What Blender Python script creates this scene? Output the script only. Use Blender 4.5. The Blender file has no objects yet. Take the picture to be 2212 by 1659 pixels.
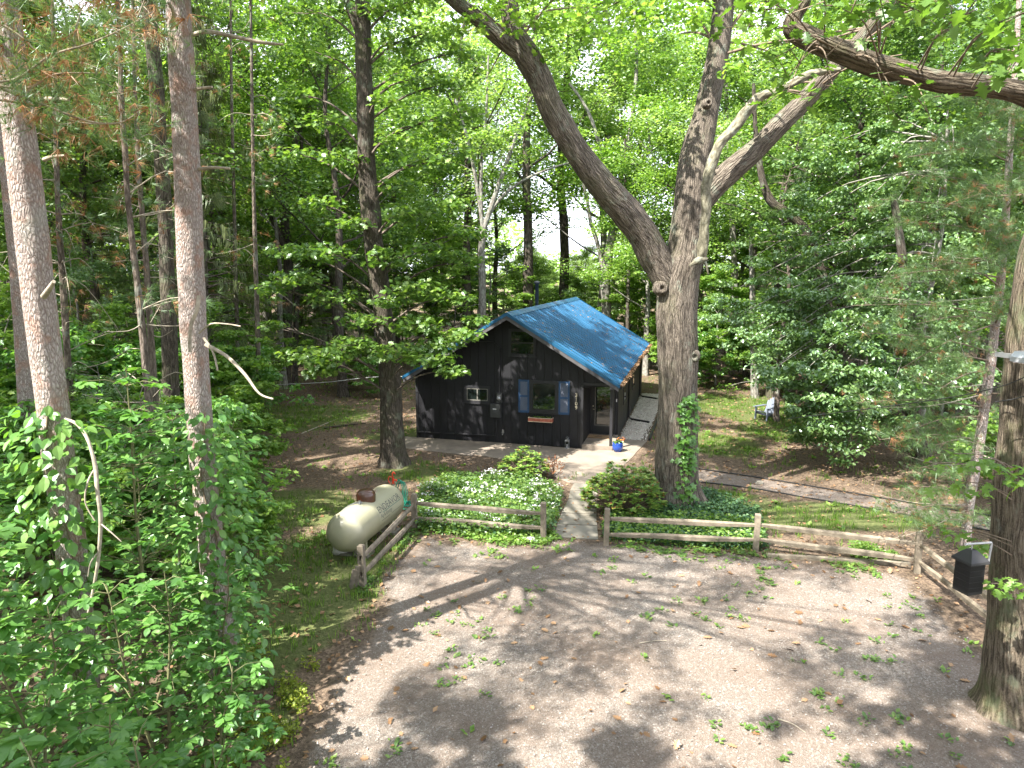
import bpy, bmesh, math, random
import numpy as np
from mathutils import Vector, Matrix, noise
rng = np.random.default_rng(7); random.seed(7)
S = bpy.context.scene
PI = math.pi

# ------------------------------------------------------------------ camera, sky, sun, exposure
CAM_H, PITCH, FPX = 6.7, math.radians(9.42), 1504.0
cd = bpy.data.cameras.new('camera'); cam = bpy.data.objects.new('camera', cd); S.collection.objects.link(cam)
cam.location = (0, 0, CAM_H); cam.rotation_euler = (PI / 2 - PITCH, 0, 0)
cd.sensor_width = 36; cd.lens = 36 * FPX / 2212; cd.clip_start = .1; cd.clip_end = 2000
S.camera = cam
SUN_EL = math.radians(52)
SUN_H = Vector((.77, .638)).normalized()            # the way the light travels over the ground
W = bpy.data.worlds.new('World'); S.world = W; W.use_nodes = True
nt = W.node_tree; nt.nodes.clear()
out = nt.nodes.new('ShaderNodeOutputWorld'); bg = nt.nodes.new('ShaderNodeBackground')
sky = nt.nodes.new('ShaderNodeTexSky'); sky.sky_type = 'NISHITA'; sky.sun_disc = False
sky.sun_elevation = SUN_EL; sky.sun_rotation = math.atan2(-SUN_H.x, -SUN_H.y)
sky.air_density = 1.0; sky.dust_density = 2.0; sky.ozone_density = 1.0
tc = nt.nodes.new('ShaderNodeTexCoord'); nz = nt.nodes.new('ShaderNodeTexNoise')
nz.inputs['Scale'].default_value = 3.0; nz.inputs['Detail'].default_value = 5
rmp = nt.nodes.new('ShaderNodeMapRange'); rmp.inputs[1].default_value = .38; rmp.inputs[2].default_value = .62
rmp.inputs[3].default_value = .55; rmp.inputs[4].default_value = 1.0
mx = nt.nodes.new('ShaderNodeMix'); mx.data_type = 'RGBA'
mx.inputs[7].default_value = (8.2, 8.5, 9.6, 1)      # thin bright cloud over the blue
nt.links.new(tc.outputs['Generated'], nz.inputs['Vector']); nt.links.new(nz.outputs['Fac'], rmp.inputs[0])
nt.links.new(rmp.outputs[0], mx.inputs[0]); nt.links.new(sky.outputs[0], mx.inputs[6])
nt.links.new(mx.outputs[2], bg.inputs['Color']); nt.links.new(bg.outputs[0], out.inputs['Surface'])
bg.inputs['Strength'].default_value = .10
sd = bpy.data.lights.new('sun', 'SUN'); sun = bpy.data.objects.new('sun', sd); S.collection.objects.link(sun)
sd.energy = 5.0; sd.angle = math.radians(.53); sd.color = (1.0, .95, .87)
sdir = Vector((SUN_H.x * math.cos(SUN_EL), SUN_H.y * math.cos(SUN_EL), -math.sin(SUN_EL)))
sun.rotation_euler = sdir.to_track_quat('-Z', 'Y').to_euler(); sun.location = (-10, -8, 30)
S.view_settings.view_transform = 'Standard'; S.view_settings.look = 'None'
S.view_settings.exposure = 2.15; S.view_settings.gamma = 1; S.view_settings.use_curve_mapping = False
S.render.engine = 'CYCLES'
S.cycles.max_bounces = 9; S.cycles.diffuse_bounces = 7; S.cycles.glossy_bounces = 2
S.cycles.transmission_bounces = 7; S.cycles.transparent_max_bounces = 4
S.cycles.sample_clamp_indirect = 6

# ------------------------------------------------------------------ measuring helpers
cP, sP = math.cos(PITCH), math.sin(PITCH)
def ray(x, y):
    u = (x - 1106) / FPX; v = -(y - 829.5) / FPX
    return (u, cP + v * sP, -sP + v * cP)
def at(x, y, Y):
    d = ray(x, y); t = Y / d[1]
    return Vector((d[0] * t, Y, CAM_H + d[2] * t))
def gp(x, y, z=0.):
    d = ray(x, y); t = (z - CAM_H) / d[2]
    return Vector((d[0] * t, d[1] * t, z))
def scr(P):
    P = np.atleast_2d(np.asarray(P, float)); dz = P[:, 2] - CAM_H
    zc = P[:, 1] * cP - dz * sP; yc = P[:, 1] * sP + dz * cP
    zc2 = np.where(zc > .05, zc, .05)
    return 1106 + FPX * P[:, 0] / zc2, 829.5 - FPX * yc / zc2, zc
COT = 1 / math.tan(SUN_EL)
def n3(p): return noise.noise(Vector(p))

# ------------------------------------------------------------------ object helpers
def link(o, parent=None):
    S.collection.objects.link(o)
    if parent is not None: o.parent = parent
    return o
def tag(o, label=None, cat=None, group=None, kind=None):
    if label: o['label'] = label
    if cat: o['category'] = cat
    if group: o['group'] = group
    if kind: o['kind'] = kind
    return o
def thing(name, loc, label, cat, group=None, rz=0.):
    o = bpy.data.objects.new(name, None); link(o); o.location = loc; o.rotation_euler.z = rz
    o.empty_display_size = .2
    return tag(o, label, cat, group)
def obj(name, me, parent=None, kind=None):
    o = bpy.data.objects.new(name, me); link(o, parent)
    if kind: o['kind'] = kind
    return o
def mesh_np(name, V, F, mat=None, smooth=False, attrs=None):
    """V (n,3); F: list of (m,k) int arrays"""
    me = bpy.data.meshes.new(name)
    V = np.asarray(V, np.float32)
    F = [np.asarray(f, np.int32) for f in F if len(f)]
    loops = np.concatenate([f.ravel() for f in F]) if F else np.zeros(0, np.int32)
    tot = np.concatenate([np.full(len(f), f.shape[1], np.int32) for f in F]) if F else np.zeros(0, np.int32)
    st = np.concatenate([[0], np.cumsum(tot)[:-1]]).astype(np.int32) if len(tot) else tot
    me.vertices.add(len(V)); me.vertices.foreach_set('co', V.ravel())
    me.loops.add(len(loops)); me.loops.foreach_set('vertex_index', loops)
    me.polygons.add(len(tot)); me.polygons.foreach_set('loop_start', st)
    try: me.polygons.foreach_set('loop_total', tot)
    except Exception: pass
    me.polygons.foreach_set('use_smooth', np.full(len(tot), bool(smooth)))
    for k, a in (attrs or {}).items():
        a = np.asarray(a, np.float32)
        if a.ndim == 1: me.attributes.new(k, 'FLOAT', 'POINT').data.foreach_set('value', a)
        else: me.attributes.new(k, 'FLOAT_VECTOR', 'POINT').data.foreach_set('vector', a.ravel())
    if mat is not None: me.materials.append(mat)
    me.update(calc_edges=True); me.validate()
    return me

class MB:
    """boxes, bars and tubes collected into one mesh"""
    def __init__(s): s.V = []; s.F4 = []; s.F3 = []; s.A = []; s.n = 0
    def add(s, V, F4=(), F3=(), A=None):
        V = np.asarray(V, float).reshape(-1, 3)
        if len(F4): s.F4.append(np.asarray(F4) + s.n)
        if len(F3): s.F3.append(np.asarray(F3) + s.n)
        s.V.append(V); s.A.append(V if A is None else np.asarray(A, float)); s.n += len(V)
    def box(s, a, b, M=None):
        (x0, y0, z0), (x1, y1, z1) = a, b
        V = [(x0,y0,z0),(x1,y0,z0),(x1,y1,z0),(x0,y1,z0),(x0,y0,z1),(x1,y0,z1),(x1,y1,z1),(x0,y1,z1)]
        if M is not None: V = [tuple(M @ Vector(v)) for v in V]
        s.add(V, [(0,3,2,1),(4,5,6,7),(0,1,5,4),(1,2,6,5),(2,3,7,6),(3,0,4,7)])
    def prism(s, P, M=None, y0=0, y1=1):
        """polygon P in x,z pushed from y0 to y1"""
        n = len(P); V = [(x, y0, z) for x, z in P] + [(x, y1, z) for x, z in P]
        if M is not None: V = [tuple(M @ Vector(v)) for v in V]
        s.add(V, [(i, (i + 1) % n, n + (i + 1) % n, n + i) for i in range(n)])
        s.add(V[:n] + [tuple(np.mean(V[:n], 0))], F3=[((i + 1) % n, i, n) for i in range(n)])
        s.add(V[n:] + [tuple(np.mean(V[n:], 0))], F3=[(i, (i + 1) % n, n) for i in range(n)])
    def tube(s, P, R, seg=8, rough=0., fs=1.5, cap=True, flare=None, ridges=0., seed=0.):
        P = np.asarray(P, float); n = len(P); R = np.broadcast_to(np.asarray(R, float), (n,)).copy()
        T = np.gradient(P, axis=0); T /= np.linalg.norm(T, axis=1)[:, None] + 1e-9
        ref = np.array([1., 0, 0]) if abs(T[0][0]) < .9 else np.array([0, 1., 0])
        N = []; v = ref - T[0] * ref.dot(T[0]); v /= np.linalg.norm(v)
        for i in range(n):
            v = v - T[i] * v.dot(T[i]); v /= np.linalg.norm(v) + 1e-9; N.append(v)
        N = np.array(N); Bn = np.cross(T, N)
        a = np.arange(seg) * 2 * PI / seg; ca, sa = np.cos(a), np.sin(a)
        L = np.concatenate([[0], np.cumsum(np.linalg.norm(np.diff(P, axis=0), axis=1))])
        RR = R[:, None] * np.ones(seg)
        if rough or ridges:
            for i in range(n):
                for j in range(seg):
                    q = (ca[j] * 1.3 + seed, sa[j] * 1.3, L[i] * fs)
                    RR[i, j] *= 1 + rough * n3(q) * 1.6 + ridges * n3((ca[j] * 5 + seed, sa[j] * 5, L[i] * .8))
        if flare is not None:
            for i in range(n):
                k = math.exp(-L[i] / flare[1]) * flare[0]
                RR[i] *= 1 + k * (.55 + .45 * np.cos(a * flare[2] + seed) + .25 * np.cos(a * (flare[2] + 2) + 1 + seed))
        V = P[:, None, :] + RR[..., None] * (ca[None, :, None] * N[:, None, :] + sa[None, :, None] * Bn[:, None, :])
        r0 = max(R.max(), .02)
        A = np.stack([np.tile(ca * r0, (n, 1)) + seed * 7, np.tile(sa * r0, (n, 1)), np.repeat(L[:, None], seg, 1)], -1)
        i, j = np.meshgrid(np.arange(n - 1), np.arange(seg), indexing='ij'); j2 = (j + 1) % seg
        F = np.stack([i * seg + j, i * seg + j2, (i + 1) * seg + j2, (i + 1) * seg + j], -1).reshape(-1, 4)
        base = s.n
        s.add(V.reshape(-1, 3), F, A=A.reshape(-1, 3))
        if cap:
            for e in (0, n - 1):
                ring = V[e]; c = ring.mean(0); k = np.arange(seg); k2 = (k + 1) % seg
                f = np.stack([k2, k, np.full(seg, seg)], 1) if e == 0 else np.stack([k, k2, np.full(seg, seg)], 1)
                s.add(np.vstack([ring, c]), F3=f, A=np.vstack([A[e], A[e].mean(0)]))
    def lathe(s, prof, M=None, seg=20):
        n = len(prof); V = [(r * math.cos(2*PI*j/seg), r * math.sin(2*PI*j/seg), z) for r, z in prof for j in range(seg)]
        if M is not None: V = [tuple(M @ Vector(v)) for v in V]
        F = [(i*seg+j, i*seg+(j+1)%seg, (i+1)*seg+(j+1)%seg, (i+1)*seg+j) for i in range(n-1) for j in range(seg)]
        s.add(V, F)
    def mesh(s, name, mat=None, smooth=False, bark=False):
        V = np.vstack(s.V); A = np.vstack(s.A)
        F = []
        if s.F4: F.append(np.vstack(s.F4))
        if s.F3: F.append(np.vstack(s.F3))
        return mesh_np(name, V, F, mat, smooth, {'bco': A} if bark else None)
    def build(s, name, mat=None, parent=None, smooth=False, bark=False, kind=None):
        return obj(name, s.mesh(name, mat, smooth, bark), parent, kind)

def crom(P, k=6):
    """smooth a polyline (points with any number of columns)"""
    P = np.asarray(P, float); n = len(P); outp = []
    for i in range(n - 1):
        p0, p1, p2, p3 = P[max(i-1, 0)], P[i], P[i+1], P[min(i+2, n-1)]
        for t in np.arange(k) / k:
            outp.append(.5 * ((2*p1) + (-p0+p2)*t + (2*p0-5*p1+4*p2-p3)*t*t + (-p0+3*p1-3*p2+p3)*t**3))
    outp.append(P[-1]); return np.array(outp)

# ------------------------------------------------------------------ materials
def mat_new(name):
    m = bpy.data.materials.new(name); m.use_nodes = True; n = m.node_tree.nodes; n.clear()
    o = n.new('ShaderNodeOutputMaterial'); return m, n, m.node_tree.links, o
def principled(n, l, o, **k):
    p = n.new('ShaderNodeBsdfPrincipled')
    for a, v in k.items():
        i = p.inputs[a.replace('_', ' ')]; i.default_value = v
    l.new(p.outputs[0], o.inputs['Surface']); return p
def ramp(n, l, src, stops):
    r = n.new('ShaderNodeValToRGB'); cr = r.color_ramp
    while len(cr.elements) < len(stops): cr.elements.new(.5)
    for e, (p, c) in zip(cr.elements, stops): e.position = p; e.color = (*c, 1)
    l.new(src, r.inputs[0]); return r
def tex(n, l, vec, kind='Noise', **k):
    t = n.new('ShaderNodeTex' + kind)
    for a, v in k.items():
        if a in ('feature', 'distance'): setattr(t, a, v)
        else: t.inputs[a].default_value = v
    if vec is not None: l.new(vec, t.inputs['Vector'])
    return t
def mapping(n, l, src, scale=(1,1,1), loc=(0,0,0)):
    m = n.new('ShaderNodeMapping'); m.inputs['Scale'].default_value = scale; m.inputs['Location'].default_value = loc
    l.new(src, m.inputs['Vector']); return m.outputs[0]
def math_(n, l, op, a, b=None, clamp=False):
    m = n.new('ShaderNodeMath'); m.operation = op; m.use_clamp = clamp
    for i, x in enumerate((a, b)):
        if x is None: continue
        if isinstance(x, (int, float)): m.inputs[i].default_value = x
        else: l.new(x, m.inputs[i])
    return m.outputs[0]
def mixc(n, l, f, a, b, mode='MIX'):
    m = n.new('ShaderNodeMix'); m.data_type = 'RGBA'; m.blend_type = mode
    for i, x in ((0, f), (6, a), (7, b)):
        if isinstance(x, (int, float)): m.inputs[i].default_value = x
        elif isinstance(x, tuple): m.inputs[i].default_value = (*x, 1)
        else: l.new(x, m.inputs[i])
    return m.outputs[2]
def bump(n, l, h, strength=.5, dist=.02):
    b = n.new('ShaderNodeBump'); b.inputs['Strength'].default_value = strength; b.inputs['Distance'].default_value = dist
    l.new(h, b.inputs['Height']); return b.outputs[0]

def plain(name, col, rough=.6, metal=0., var=.15, scale=3., bmp=0., spec=.5, coord='Object'):
    m, n, l, o = mat_new(name); p = principled(n, l, o, Roughness=rough, Metallic=metal)
    p.inputs['Specular IOR Level'].default_value = spec
    t = n.new('ShaderNodeTexCoord'); a = tex(n, l, t.outputs[coord], Scale=scale, Detail=6., Roughness=.6)
    lo = tuple(c * (1 - var) for c in col); hi = tuple(min(1, c * (1 + var)) for c in col)
    r = ramp(n, l, a.outputs['Fac'], [(.3, lo), (.7, hi)]); l.new(r.outputs[0], p.inputs['Base Color'])
    if bmp:
        b = tex(n, l, t.outputs[coord], Scale=scale * 8, Detail=4.); l.new(bump(n, l, b.outputs['Fac'], bmp, .01), p.inputs['Normal'])
    return m

def c_green(c): return c[1] > 1.3 * c[0]
def leaf_mat(name, dark, mid, light, trans=.35, gloss=.10, rough=.4, tcol=None):
    tw = (lambda c: (c[0] * 1.16, c[1] * 1.04, c[2] * 1.38 + .002)) if name.endswith(('leaf', 'cover_leaf')) and c_green(mid) else (lambda c: c)
    dark, mid, light = tw(dark), tw(mid), tw(light)
    m, n, l, o = mat_new(name)
    at_ = n.new('ShaderNodeAttribute'); at_.attribute_name = 'r'
    oi = n.new('ShaderNodeObjectInfo')
    s = math_(n, l, 'ADD', at_.outputs['Fac'], math_(n, l, 'MULTIPLY', oi.outputs['Random'], .5))
    s = math_(n, l, 'FRACT', s)
    r = ramp(n, l, s, [(0, dark), (.5, mid), (.93, light), (1, tuple(c * .9 for c in light))])
    d = n.new('ShaderNodeBsdfDiffuse'); t = n.new('ShaderNodeBsdfTranslucent'); g = n.new('ShaderNodeBsdfGlossy')
    g.inputs['Roughness'].default_value = rough; g.inputs['Color'].default_value = (.75, .85, .8, 1); gloss *= .42; trans = min(.45, trans + .04)
    l.new(r.outputs[0], d.inputs['Color'])
    tm = mixc(n, l, 1.0, r.outputs[0], tcol or (1.7, 1.8, .8), 'MULTIPLY'); l.new(tm, t.inputs['Color'])
    m1 = n.new('ShaderNodeMixShader'); m1.inputs[0].default_value = trans
    l.new(d.outputs[0], m1.inputs[1]); l.new(t.outputs[0], m1.inputs[2])
    m2 = n.new('ShaderNodeMixShader'); m2.inputs[0].default_value = gloss
    l.new(m1.outputs[0], m2.inputs[1]); l.new(g.outputs[0], m2.inputs[2]); l.new(m2.outputs[0], o.inputs['Surface'])
    return m

def bark_mat(name, base, dark, light, furrow=5., stretch=.25, bstr=.8, moss=0., lichen=0., plates=False):
    m, n, l, o = mat_new(name); p = principled(n, l, o, Roughness=.9); p.inputs['Specular IOR Level'].default_value = .15
    a = n.new('ShaderNodeAttribute'); a.attribute_name = 'bco'; v = a.outputs['Vector']
    warp = tex(n, l, v, Scale=2.5, Detail=3.)
    wv = n.new('ShaderNodeVectorMath'); wv.operation = 'MULTIPLY_ADD'
    l.new(warp.outputs['Color'], wv.inputs[0]); wv.inputs[1].default_value = (.16, .16, .16); l.new(v, wv.inputs[2])
    mv = mapping(n, l, wv.outputs[0], (furrow, furrow, furrow * stretch))
    vo = tex(n, l, mv, 'Voronoi', feature='DISTANCE_TO_EDGE' if plates else 'F1', Scale=2.2)
    no = tex(n, l, mv, Scale=3., Detail=9., Roughness=.7)
    fine = tex(n, l, v, Scale=40., Detail=5., Roughness=.7)
    big = tex(n, l, v, Scale=1.4, Detail=4.)
    if plates: h = math_(n, l, 'MULTIPLY', vo.outputs['Distance'], 3., True)
    else: h = math_(n, l, 'SUBTRACT', 1., vo.outputs['Distance'], True)
    kk = .42 if plates else .62
    hh = math_(n, l, 'ADD', math_(n, l, 'MULTIPLY', h, kk), math_(n, l, 'MULTIPLY', no.outputs['Fac'], 1. - kk + .1))
    r = ramp(n, l, hh, [(.30, dark), (.50, base), (.72, light)] if plates else [(.42, dark), (.56, base), (.80, light)])
    c = mixc(n, l, .35, r.outputs[0], ramp(n, l, fine.outputs['Fac'], [(.35, dark), (.65, light)]).outputs[0])
    c = mixc(n, l, math_(n, l, 'MULTIPLY', big.outputs['Fac'], .25), c, base)
    if plates:
        b2 = tex(n, l, v, Scale=4.5, Detail=5.); fl = ramp(n, l, b2.outputs['Fac'], [(.5, (0,0,0)), (.62, (1,1,1))])
        c = mixc(n, l, math_(n, l, 'MULTIPLY', fl.outputs[0], .45), c, (.34, .18, .12))
    if lichen:
        b3 = tex(n, l, v, Scale=2.2, Detail=7., Roughness=.65); fl = ramp(n, l, b3.outputs['Fac'], [(.56, (0,0,0)), (.64, (1,1,1))])
        c = mixc(n, l, math_(n, l, 'MULTIPLY', fl.outputs[0], lichen), c, (.33, .37, .32))
    if moss:
        b4 = tex(n, l, v, Scale=1.1, Detail=8., Roughness=.7); fl = ramp(n, l, b4.outputs['Fac'], [(.5, (0,0,0)), (.66, (1,1,1))])
        c = mixc(n, l, math_(n, l, 'MULTIPLY', fl.outputs[0], moss), c, (.09, .11, .03))
    l.new(c, p.inputs['Base Color'])
    hb = math_(n, l, 'ADD', hh, math_(n, l, 'MULTIPLY', fine.outputs['Fac'], .2))
    l.new(bump(n, l, hb, bstr, .05 if plates else .09), p.inputs['Normal'])
    return m

M = {}
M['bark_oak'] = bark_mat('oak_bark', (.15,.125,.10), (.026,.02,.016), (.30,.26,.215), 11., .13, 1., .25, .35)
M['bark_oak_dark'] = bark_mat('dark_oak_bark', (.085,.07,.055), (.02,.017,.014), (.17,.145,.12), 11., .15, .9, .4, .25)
M['bark_mossy'] = bark_mat('mossy_bark', (.16,.125,.09), (.026,.02,.015), (.30,.26,.20), 10., .13, 1., .65, .3)
M['bark_pine'] = bark_mat('pine_bark', (.30,.262,.242), (.15,.10,.082), (.52,.465,.43), 12., .40, .8, 0., .25, True)
M['bark_thin'] = bark_mat('thin_bark', (.13,.105,.085), (.045,.035,.028), (.24,.20,.17), 7., .35, .6, .15, .4)
M['bark_grey'] = bark_mat('grey_bark', (.20,.19,.165), (.08,.07,.06), (.33,.31,.28), 4., .5, .4, .2, .5)
M['deadwood'] = bark_mat('dead_wood', (.18,.165,.115), (.05,.045,.03), (.30,.285,.215), 5., .5, .4, .15, .5)
M['twig'] = plain('twig_wood', (.16,.12,.085), .9, var=.35, scale=8)
M['twig_green'] = plain('green_twig', (.12,.12,.05), .8, var=.3, scale=8)
M['stub'] = plain('dead_branch_wood', (.30,.26,.20), .9, var=.35, scale=9)
M['leaf_oak'] = leaf_mat('oak_leaf', (.05,.115,.016), (.085,.175,.024), (.15,.25,.04), .36, .12)
M['leaf_bright'] = leaf_mat('bright_leaf', (.075,.165,.02), (.125,.245,.032), (.20,.32,.055), .44, .08)
M['leaf_pale'] = leaf_mat('pale_leaf', (.12,.215,.045), (.18,.30,.07), (.26,.38,.11), .46, .10)
M['leaf_dark'] = leaf_mat('dark_leaf', (.04,.095,.016), (.065,.14,.024), (.11,.19,.036), .34, .12, .4)
M['leaf_beech'] = leaf_mat('beech_leaf', (.05,.115,.028), (.085,.17,.038), (.14,.24,.06), .3, .2, .35)
M['leaf_sass'] = leaf_mat('sassafras_leaf', (.05,.15,.022), (.085,.21,.03), (.14,.28,.045), .36, .12, .4)
M['leaf_ivy'] = leaf_mat('vine_leaf', (.06,.16,.02), (.10,.23,.03), (.17,.30,.04), .35, .12, .4)
M['leaf_yellow'] = leaf_mat('yellow_green_weed', (.12,.16,.02), (.18,.22,.03), (.26,.29,.05), .4, .05)
M['needle'] = leaf_mat('pine_needle', (.065,.12,.045), (.10,.17,.065), (.16,.24,.10), .3, .12)
M['needle_bluish'] = leaf_mat('cedar_needle', (.05,.10,.06), (.08,.15,.09), (.14,.22,.13), .2, .1)
M['needle_brown'] = leaf_mat('brown_needle', (.20,.10,.045), (.33,.18,.085), (.42,.25,.13), .2, .05, tcol=(1.2,1.,.8))
M['spruce'] = leaf_mat('spruce_needle', (.06,.085,.03), (.095,.12,.045), (.15,.17,.07), .2, .06)
M['litter'] = leaf_mat('dry_leaf', (.13,.07,.035), (.22,.13,.07), (.34,.22,.13), .1, .05, tcol=(1.1,1.,.8))
M['grass'] = leaf_mat('grass_blade', (.06,.12,.02), (.11,.20,.035), (.20,.29,.07), .4, .05)
M['cover'] = leaf_mat('ground_cover_leaf', (.025,.075,.022), (.04,.105,.03), (.08,.17,.04), .2, .10, .5)
M['rhodo'] = leaf_mat('rhododendron_leaf', (.075,.16,.02), (.12,.24,.032), (.24,.32,.05), .25, .16, .35)
M['bloom'] = leaf_mat('white_petal', (.65,.62,.66), (.75,.73,.76), (.82,.8,.83), .3, .03, tcol=(1,1,1))
M['rustleaf'] = leaf_mat('rusty_bud', (.16,.06,.03), (.26,.10,.04), (.35,.16,.07), .2, .05, tcol=(1.1,1.,.8))

# ------------------------------------------------------------------ leaves in bulk
def tmpl(kind):
    if kind == 'kite':
        V = [(0,0,0),(.36,.42,.07),(0,1,0),(-.36,.42,.07)]; F = [(0,1,2),(0,2,3)]
    elif kind == 'oval':
        V = [(0,0,0),(.26,.28,.05),(.24,.66,.05),(0,1,-.06),(-.24,.66,.05),(-.26,.28,.05),(0,.45,0)]
        F = [(0,1,6),(1,2,6),(2,3,6),(3,4,6),(4,5,6),(5,0,6)]
    elif kind == 'slim':
        V = [(0,0,0),(.16,.4,.04),(0,1,-.08),(-.16,.4,.04)]; F = [(0,1,2),(0,2,3)]
    elif kind == 'oak':
        o = [(0,0),(.08,.12),(.24,.16),(.12,.30),(.36,.40),(.16,.52),(.40,.70),(.16,.74),(.10,.88),(0,1.0)]
        o = o + [(-x, y) for x, y in o[-2:0:-1]]
        V = [(x, y, .10 * abs(x) - .1 * y * y) for x, y in o] + [(0,.45,-.02)]
        k = len(o); F = [(i, (i+1) % k, k) for i in range(k)]
    elif kind == 'maple':
        V = [(0,0,0),(.42,.10,.05),(.24,.34,.04),(.52,.58,.05),(.18,.62,.03),(0,1,-.05),(-.18,.62,.03),(-.52,.58,.05),(-.24,.34,.04),(-.42,.10,.05),(0,.4,0)]
        F = [(i, (i+1) % 10, 10) for i in range(10)]
    elif kind == 'lobe3':
        o = [(0,0),(.10,.16),(.30,.34),(.44,.62),(.38,.72),(.26,.66),(.14,.50),(.20,.74),(.14,.95),(0,1.02)]
        o = o + [(-x, y) for x, y in o[-2:0:-1]]
        V = [(x, y, .12 * abs(x) - .12 * y * y) for x, y in o] + [(0,.4,-.03)]
        k = len(o); F = [(i, (i+1) % k, k) for i in range(k)]
    elif kind == 'ovate':
        o = [(0,0),(.14,.08),(.27,.26),(.31,.45),(.25,.68),(.12,.88),(0,1)]
        o = o + [(-x, y) for x, y in o[-2:0:-1]]
        V = [(x, y, .16 * abs(x) - .14 * y * y) for x, y in o] + [(0,.45,-.04)]
        k = len(o); F = [(i, (i+1) % k, k) for i in range(k)]
    elif kind == 'blade':
        V = [(-.05,0,0),(.05,0,0),(.03,.6,.1),(0,1,.35)]; F = [(0,1,2),(0,2,3)]
    elif kind == 'tuft':
        V = []; F = []; r = random.Random(3)
        for i in range(16):
            a = i * 2.4; e = r.uniform(.15, 1.25); d = Vector((math.cos(a)*math.sin(e), math.cos(e), math.sin(a)*math.sin(e)))
            s = d.cross(Vector((r.random(), r.random(), r.random()))).normalized() * .016
            L = r.uniform(.8, 1.05); k = len(V)
            V += [tuple(-s), tuple(s), tuple(d * L + Vector((0, 0, -.08)))]; F.append((k, k+1, k+2))
    elif kind == 'droop':
        V = []; F = []; r = random.Random(5)
        for i in range(7):
            x = r.uniform(-.25, .25); y = r.uniform(.0, .9); L = r.uniform(.5, 1.0); k = len(V); dx = r.uniform(-.1, .1)
            V += [(x-.035, y, 0), (x+.035, y, 0), (x + dx, y + .1, -L)]; F.append((k, k+1, k+2))
        k = len(V); V += [(-.05,0,0),(.05,0,0),(0,1,-.1)]; F.append((k, k+1, k+2))
    elif kind == 'petal':
        V = [(0,.5,.02)]; F = []
        for i in range(5):
            a = i * 2 * PI / 5; b = a + .9; k = len(V)
            V += [(.5*math.cos(a), .5+.5*math.sin(a), .06), (.5*math.cos(b), .5+.5*math.sin(b), .06)]; F.append((0, k, k+1))
    return np.array(V, float), np.array(F, int)
TM = {}
def leaves(C, D, U, size, kind='kite'):
    """C centres, D pointing directions, U upward normals, size (n,)"""
    if kind not in TM: TM[kind] = tmpl(kind)
    T, F = TM[kind]; n = len(C)
    D = D / (np.linalg.norm(D, axis=1)[:, None] + 1e-9)
    X = np.cross(D, U); X /= np.linalg.norm(X, axis=1)[:, None] + 1e-9
    Z = np.cross(X, D)
    s = np.broadcast_to(size, (n,))[:, None, None]
    V = C[:, None, :] + s * (T[None, :, 0:1] * X[:, None, :] + T[None, :, 1:2] * D[:, None, :] + T[None, :, 2:3] * Z[:, None, :])
    Fa = F[None] + (np.arange(n) * len(T))[:, None, None]
    r = np.repeat(rng.random(n), len(T))
    return V.reshape(-1, 3), Fa.reshape(-1, F.shape[1]), r
def leaf_mesh(name, C, size, kind, mat, D=None, U=None, upj=.55, droop=.2):
    n = len(C)
    if D is None:
        a = rng.random(n) * 2 * PI; D = np.stack([np.cos(a), np.sin(a), rng.normal(-droop, .3, n)], 1)
    if U is None: U = np.stack([rng.normal(0, upj, n), rng.normal(0, upj, n), np.ones(n)], 1)
    V, F, r = leaves(np.asarray(C, float), D, U, size, kind)
    return mesh_np(name, V, [F], mat, False, {'r': r})
def blob(c, rad, n, flat=.45):
    d = rng.normal(size=(n, 3)); d /= np.linalg.norm(d, axis=1)[:, None]
    q = d * (rng.random(n)[:, None] ** .45); return np.asarray(c) + q * np.array([rad, rad, rad * flat])
def sizes(n, s, v=.3): return s * (1 + v * (rng.random(n) * 2 - 1))

# ------------------------------------------------------------------ wanted sunlit and shaded spots; the unseen canopy is shaped to them
def ell(x, y, rx, ry):
    """ellipse on the ground round a spot; semi-axes in metres"""
    p = gp(x, y); return (p.x, p.y, rx, ry)
LIT = [ell(960,1325,1.0,.6), ell(850,1400,1.1,.8), ell(750,1470,.9,.6), ell(1010,1250,.7,.5), ell(1560,1430,.85,.8), ell(1640,1350,.8,.6), ell(1780,1300,1.3,.55), ell(1930,1275,.6,.4),
       ell(1560,1610,.8,.4), ell(1900,1500,.3,.25), ell(1950,1600,.4,.18), ell(1290,1510,.4,.2), ell(1740,1110,2.8,1.1), ell(1620,1170,1.0,.5), ell(1560,960,.8,.7), ell(1900,1120,1.6,.8),
       ell(1230,985,1.7,1.0), ell(1340,970,.9,1.0), ell(1240,1110,.4,.6), ell(770,1120,1.3,1.5), ell(640,1100,1.2,1.1), ell(960,1045,1.4,.8), ell(1090,1075,1.5,1.0), ell(1340,1070,1.0,.9),
       (-4.4,9.9,2.7,2.4), (14.2,25.2,4.6,3.4), (-5.5,23.8,1.6,1.2), (-1.2,25.2,1.1,.6), (-2.6,12.0,1.1,.7), (8.3,10.0,.5,.5), (-1.3,12.9,.9,.55), (.1,13.7,.8,.45), ell(560,1050,.8,.8), ell(1600,885,2.2,2.5), ell(850,1180,.8,.5), ell(1100,1120,.8,.4), ell(1480,1240,.5,.25), ell(1940,1210,.6,.3), ell(1050,1190,.5,.3),
       ell(1350,1260,.3,.2), ell(1450,1330,.25,.2), ell(1780,1560,.35,.15), ell(1660,1500,.3,.2), ell(1830,1620,.3,.15), ell(1120,1340,.3,.2)]
DARK = [ell(1250,1420,1.6,1.1), ell(1120,1600,1.6,.5), ell(1860,1430,1.6,.7), ell(2050,1450,1.5,1.0), ell(680,950,4,5), ell(1330,1600,.8,.5), ell(1480,1540,.5,.3), ell(1250,1260,1.3,.5)]
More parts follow.
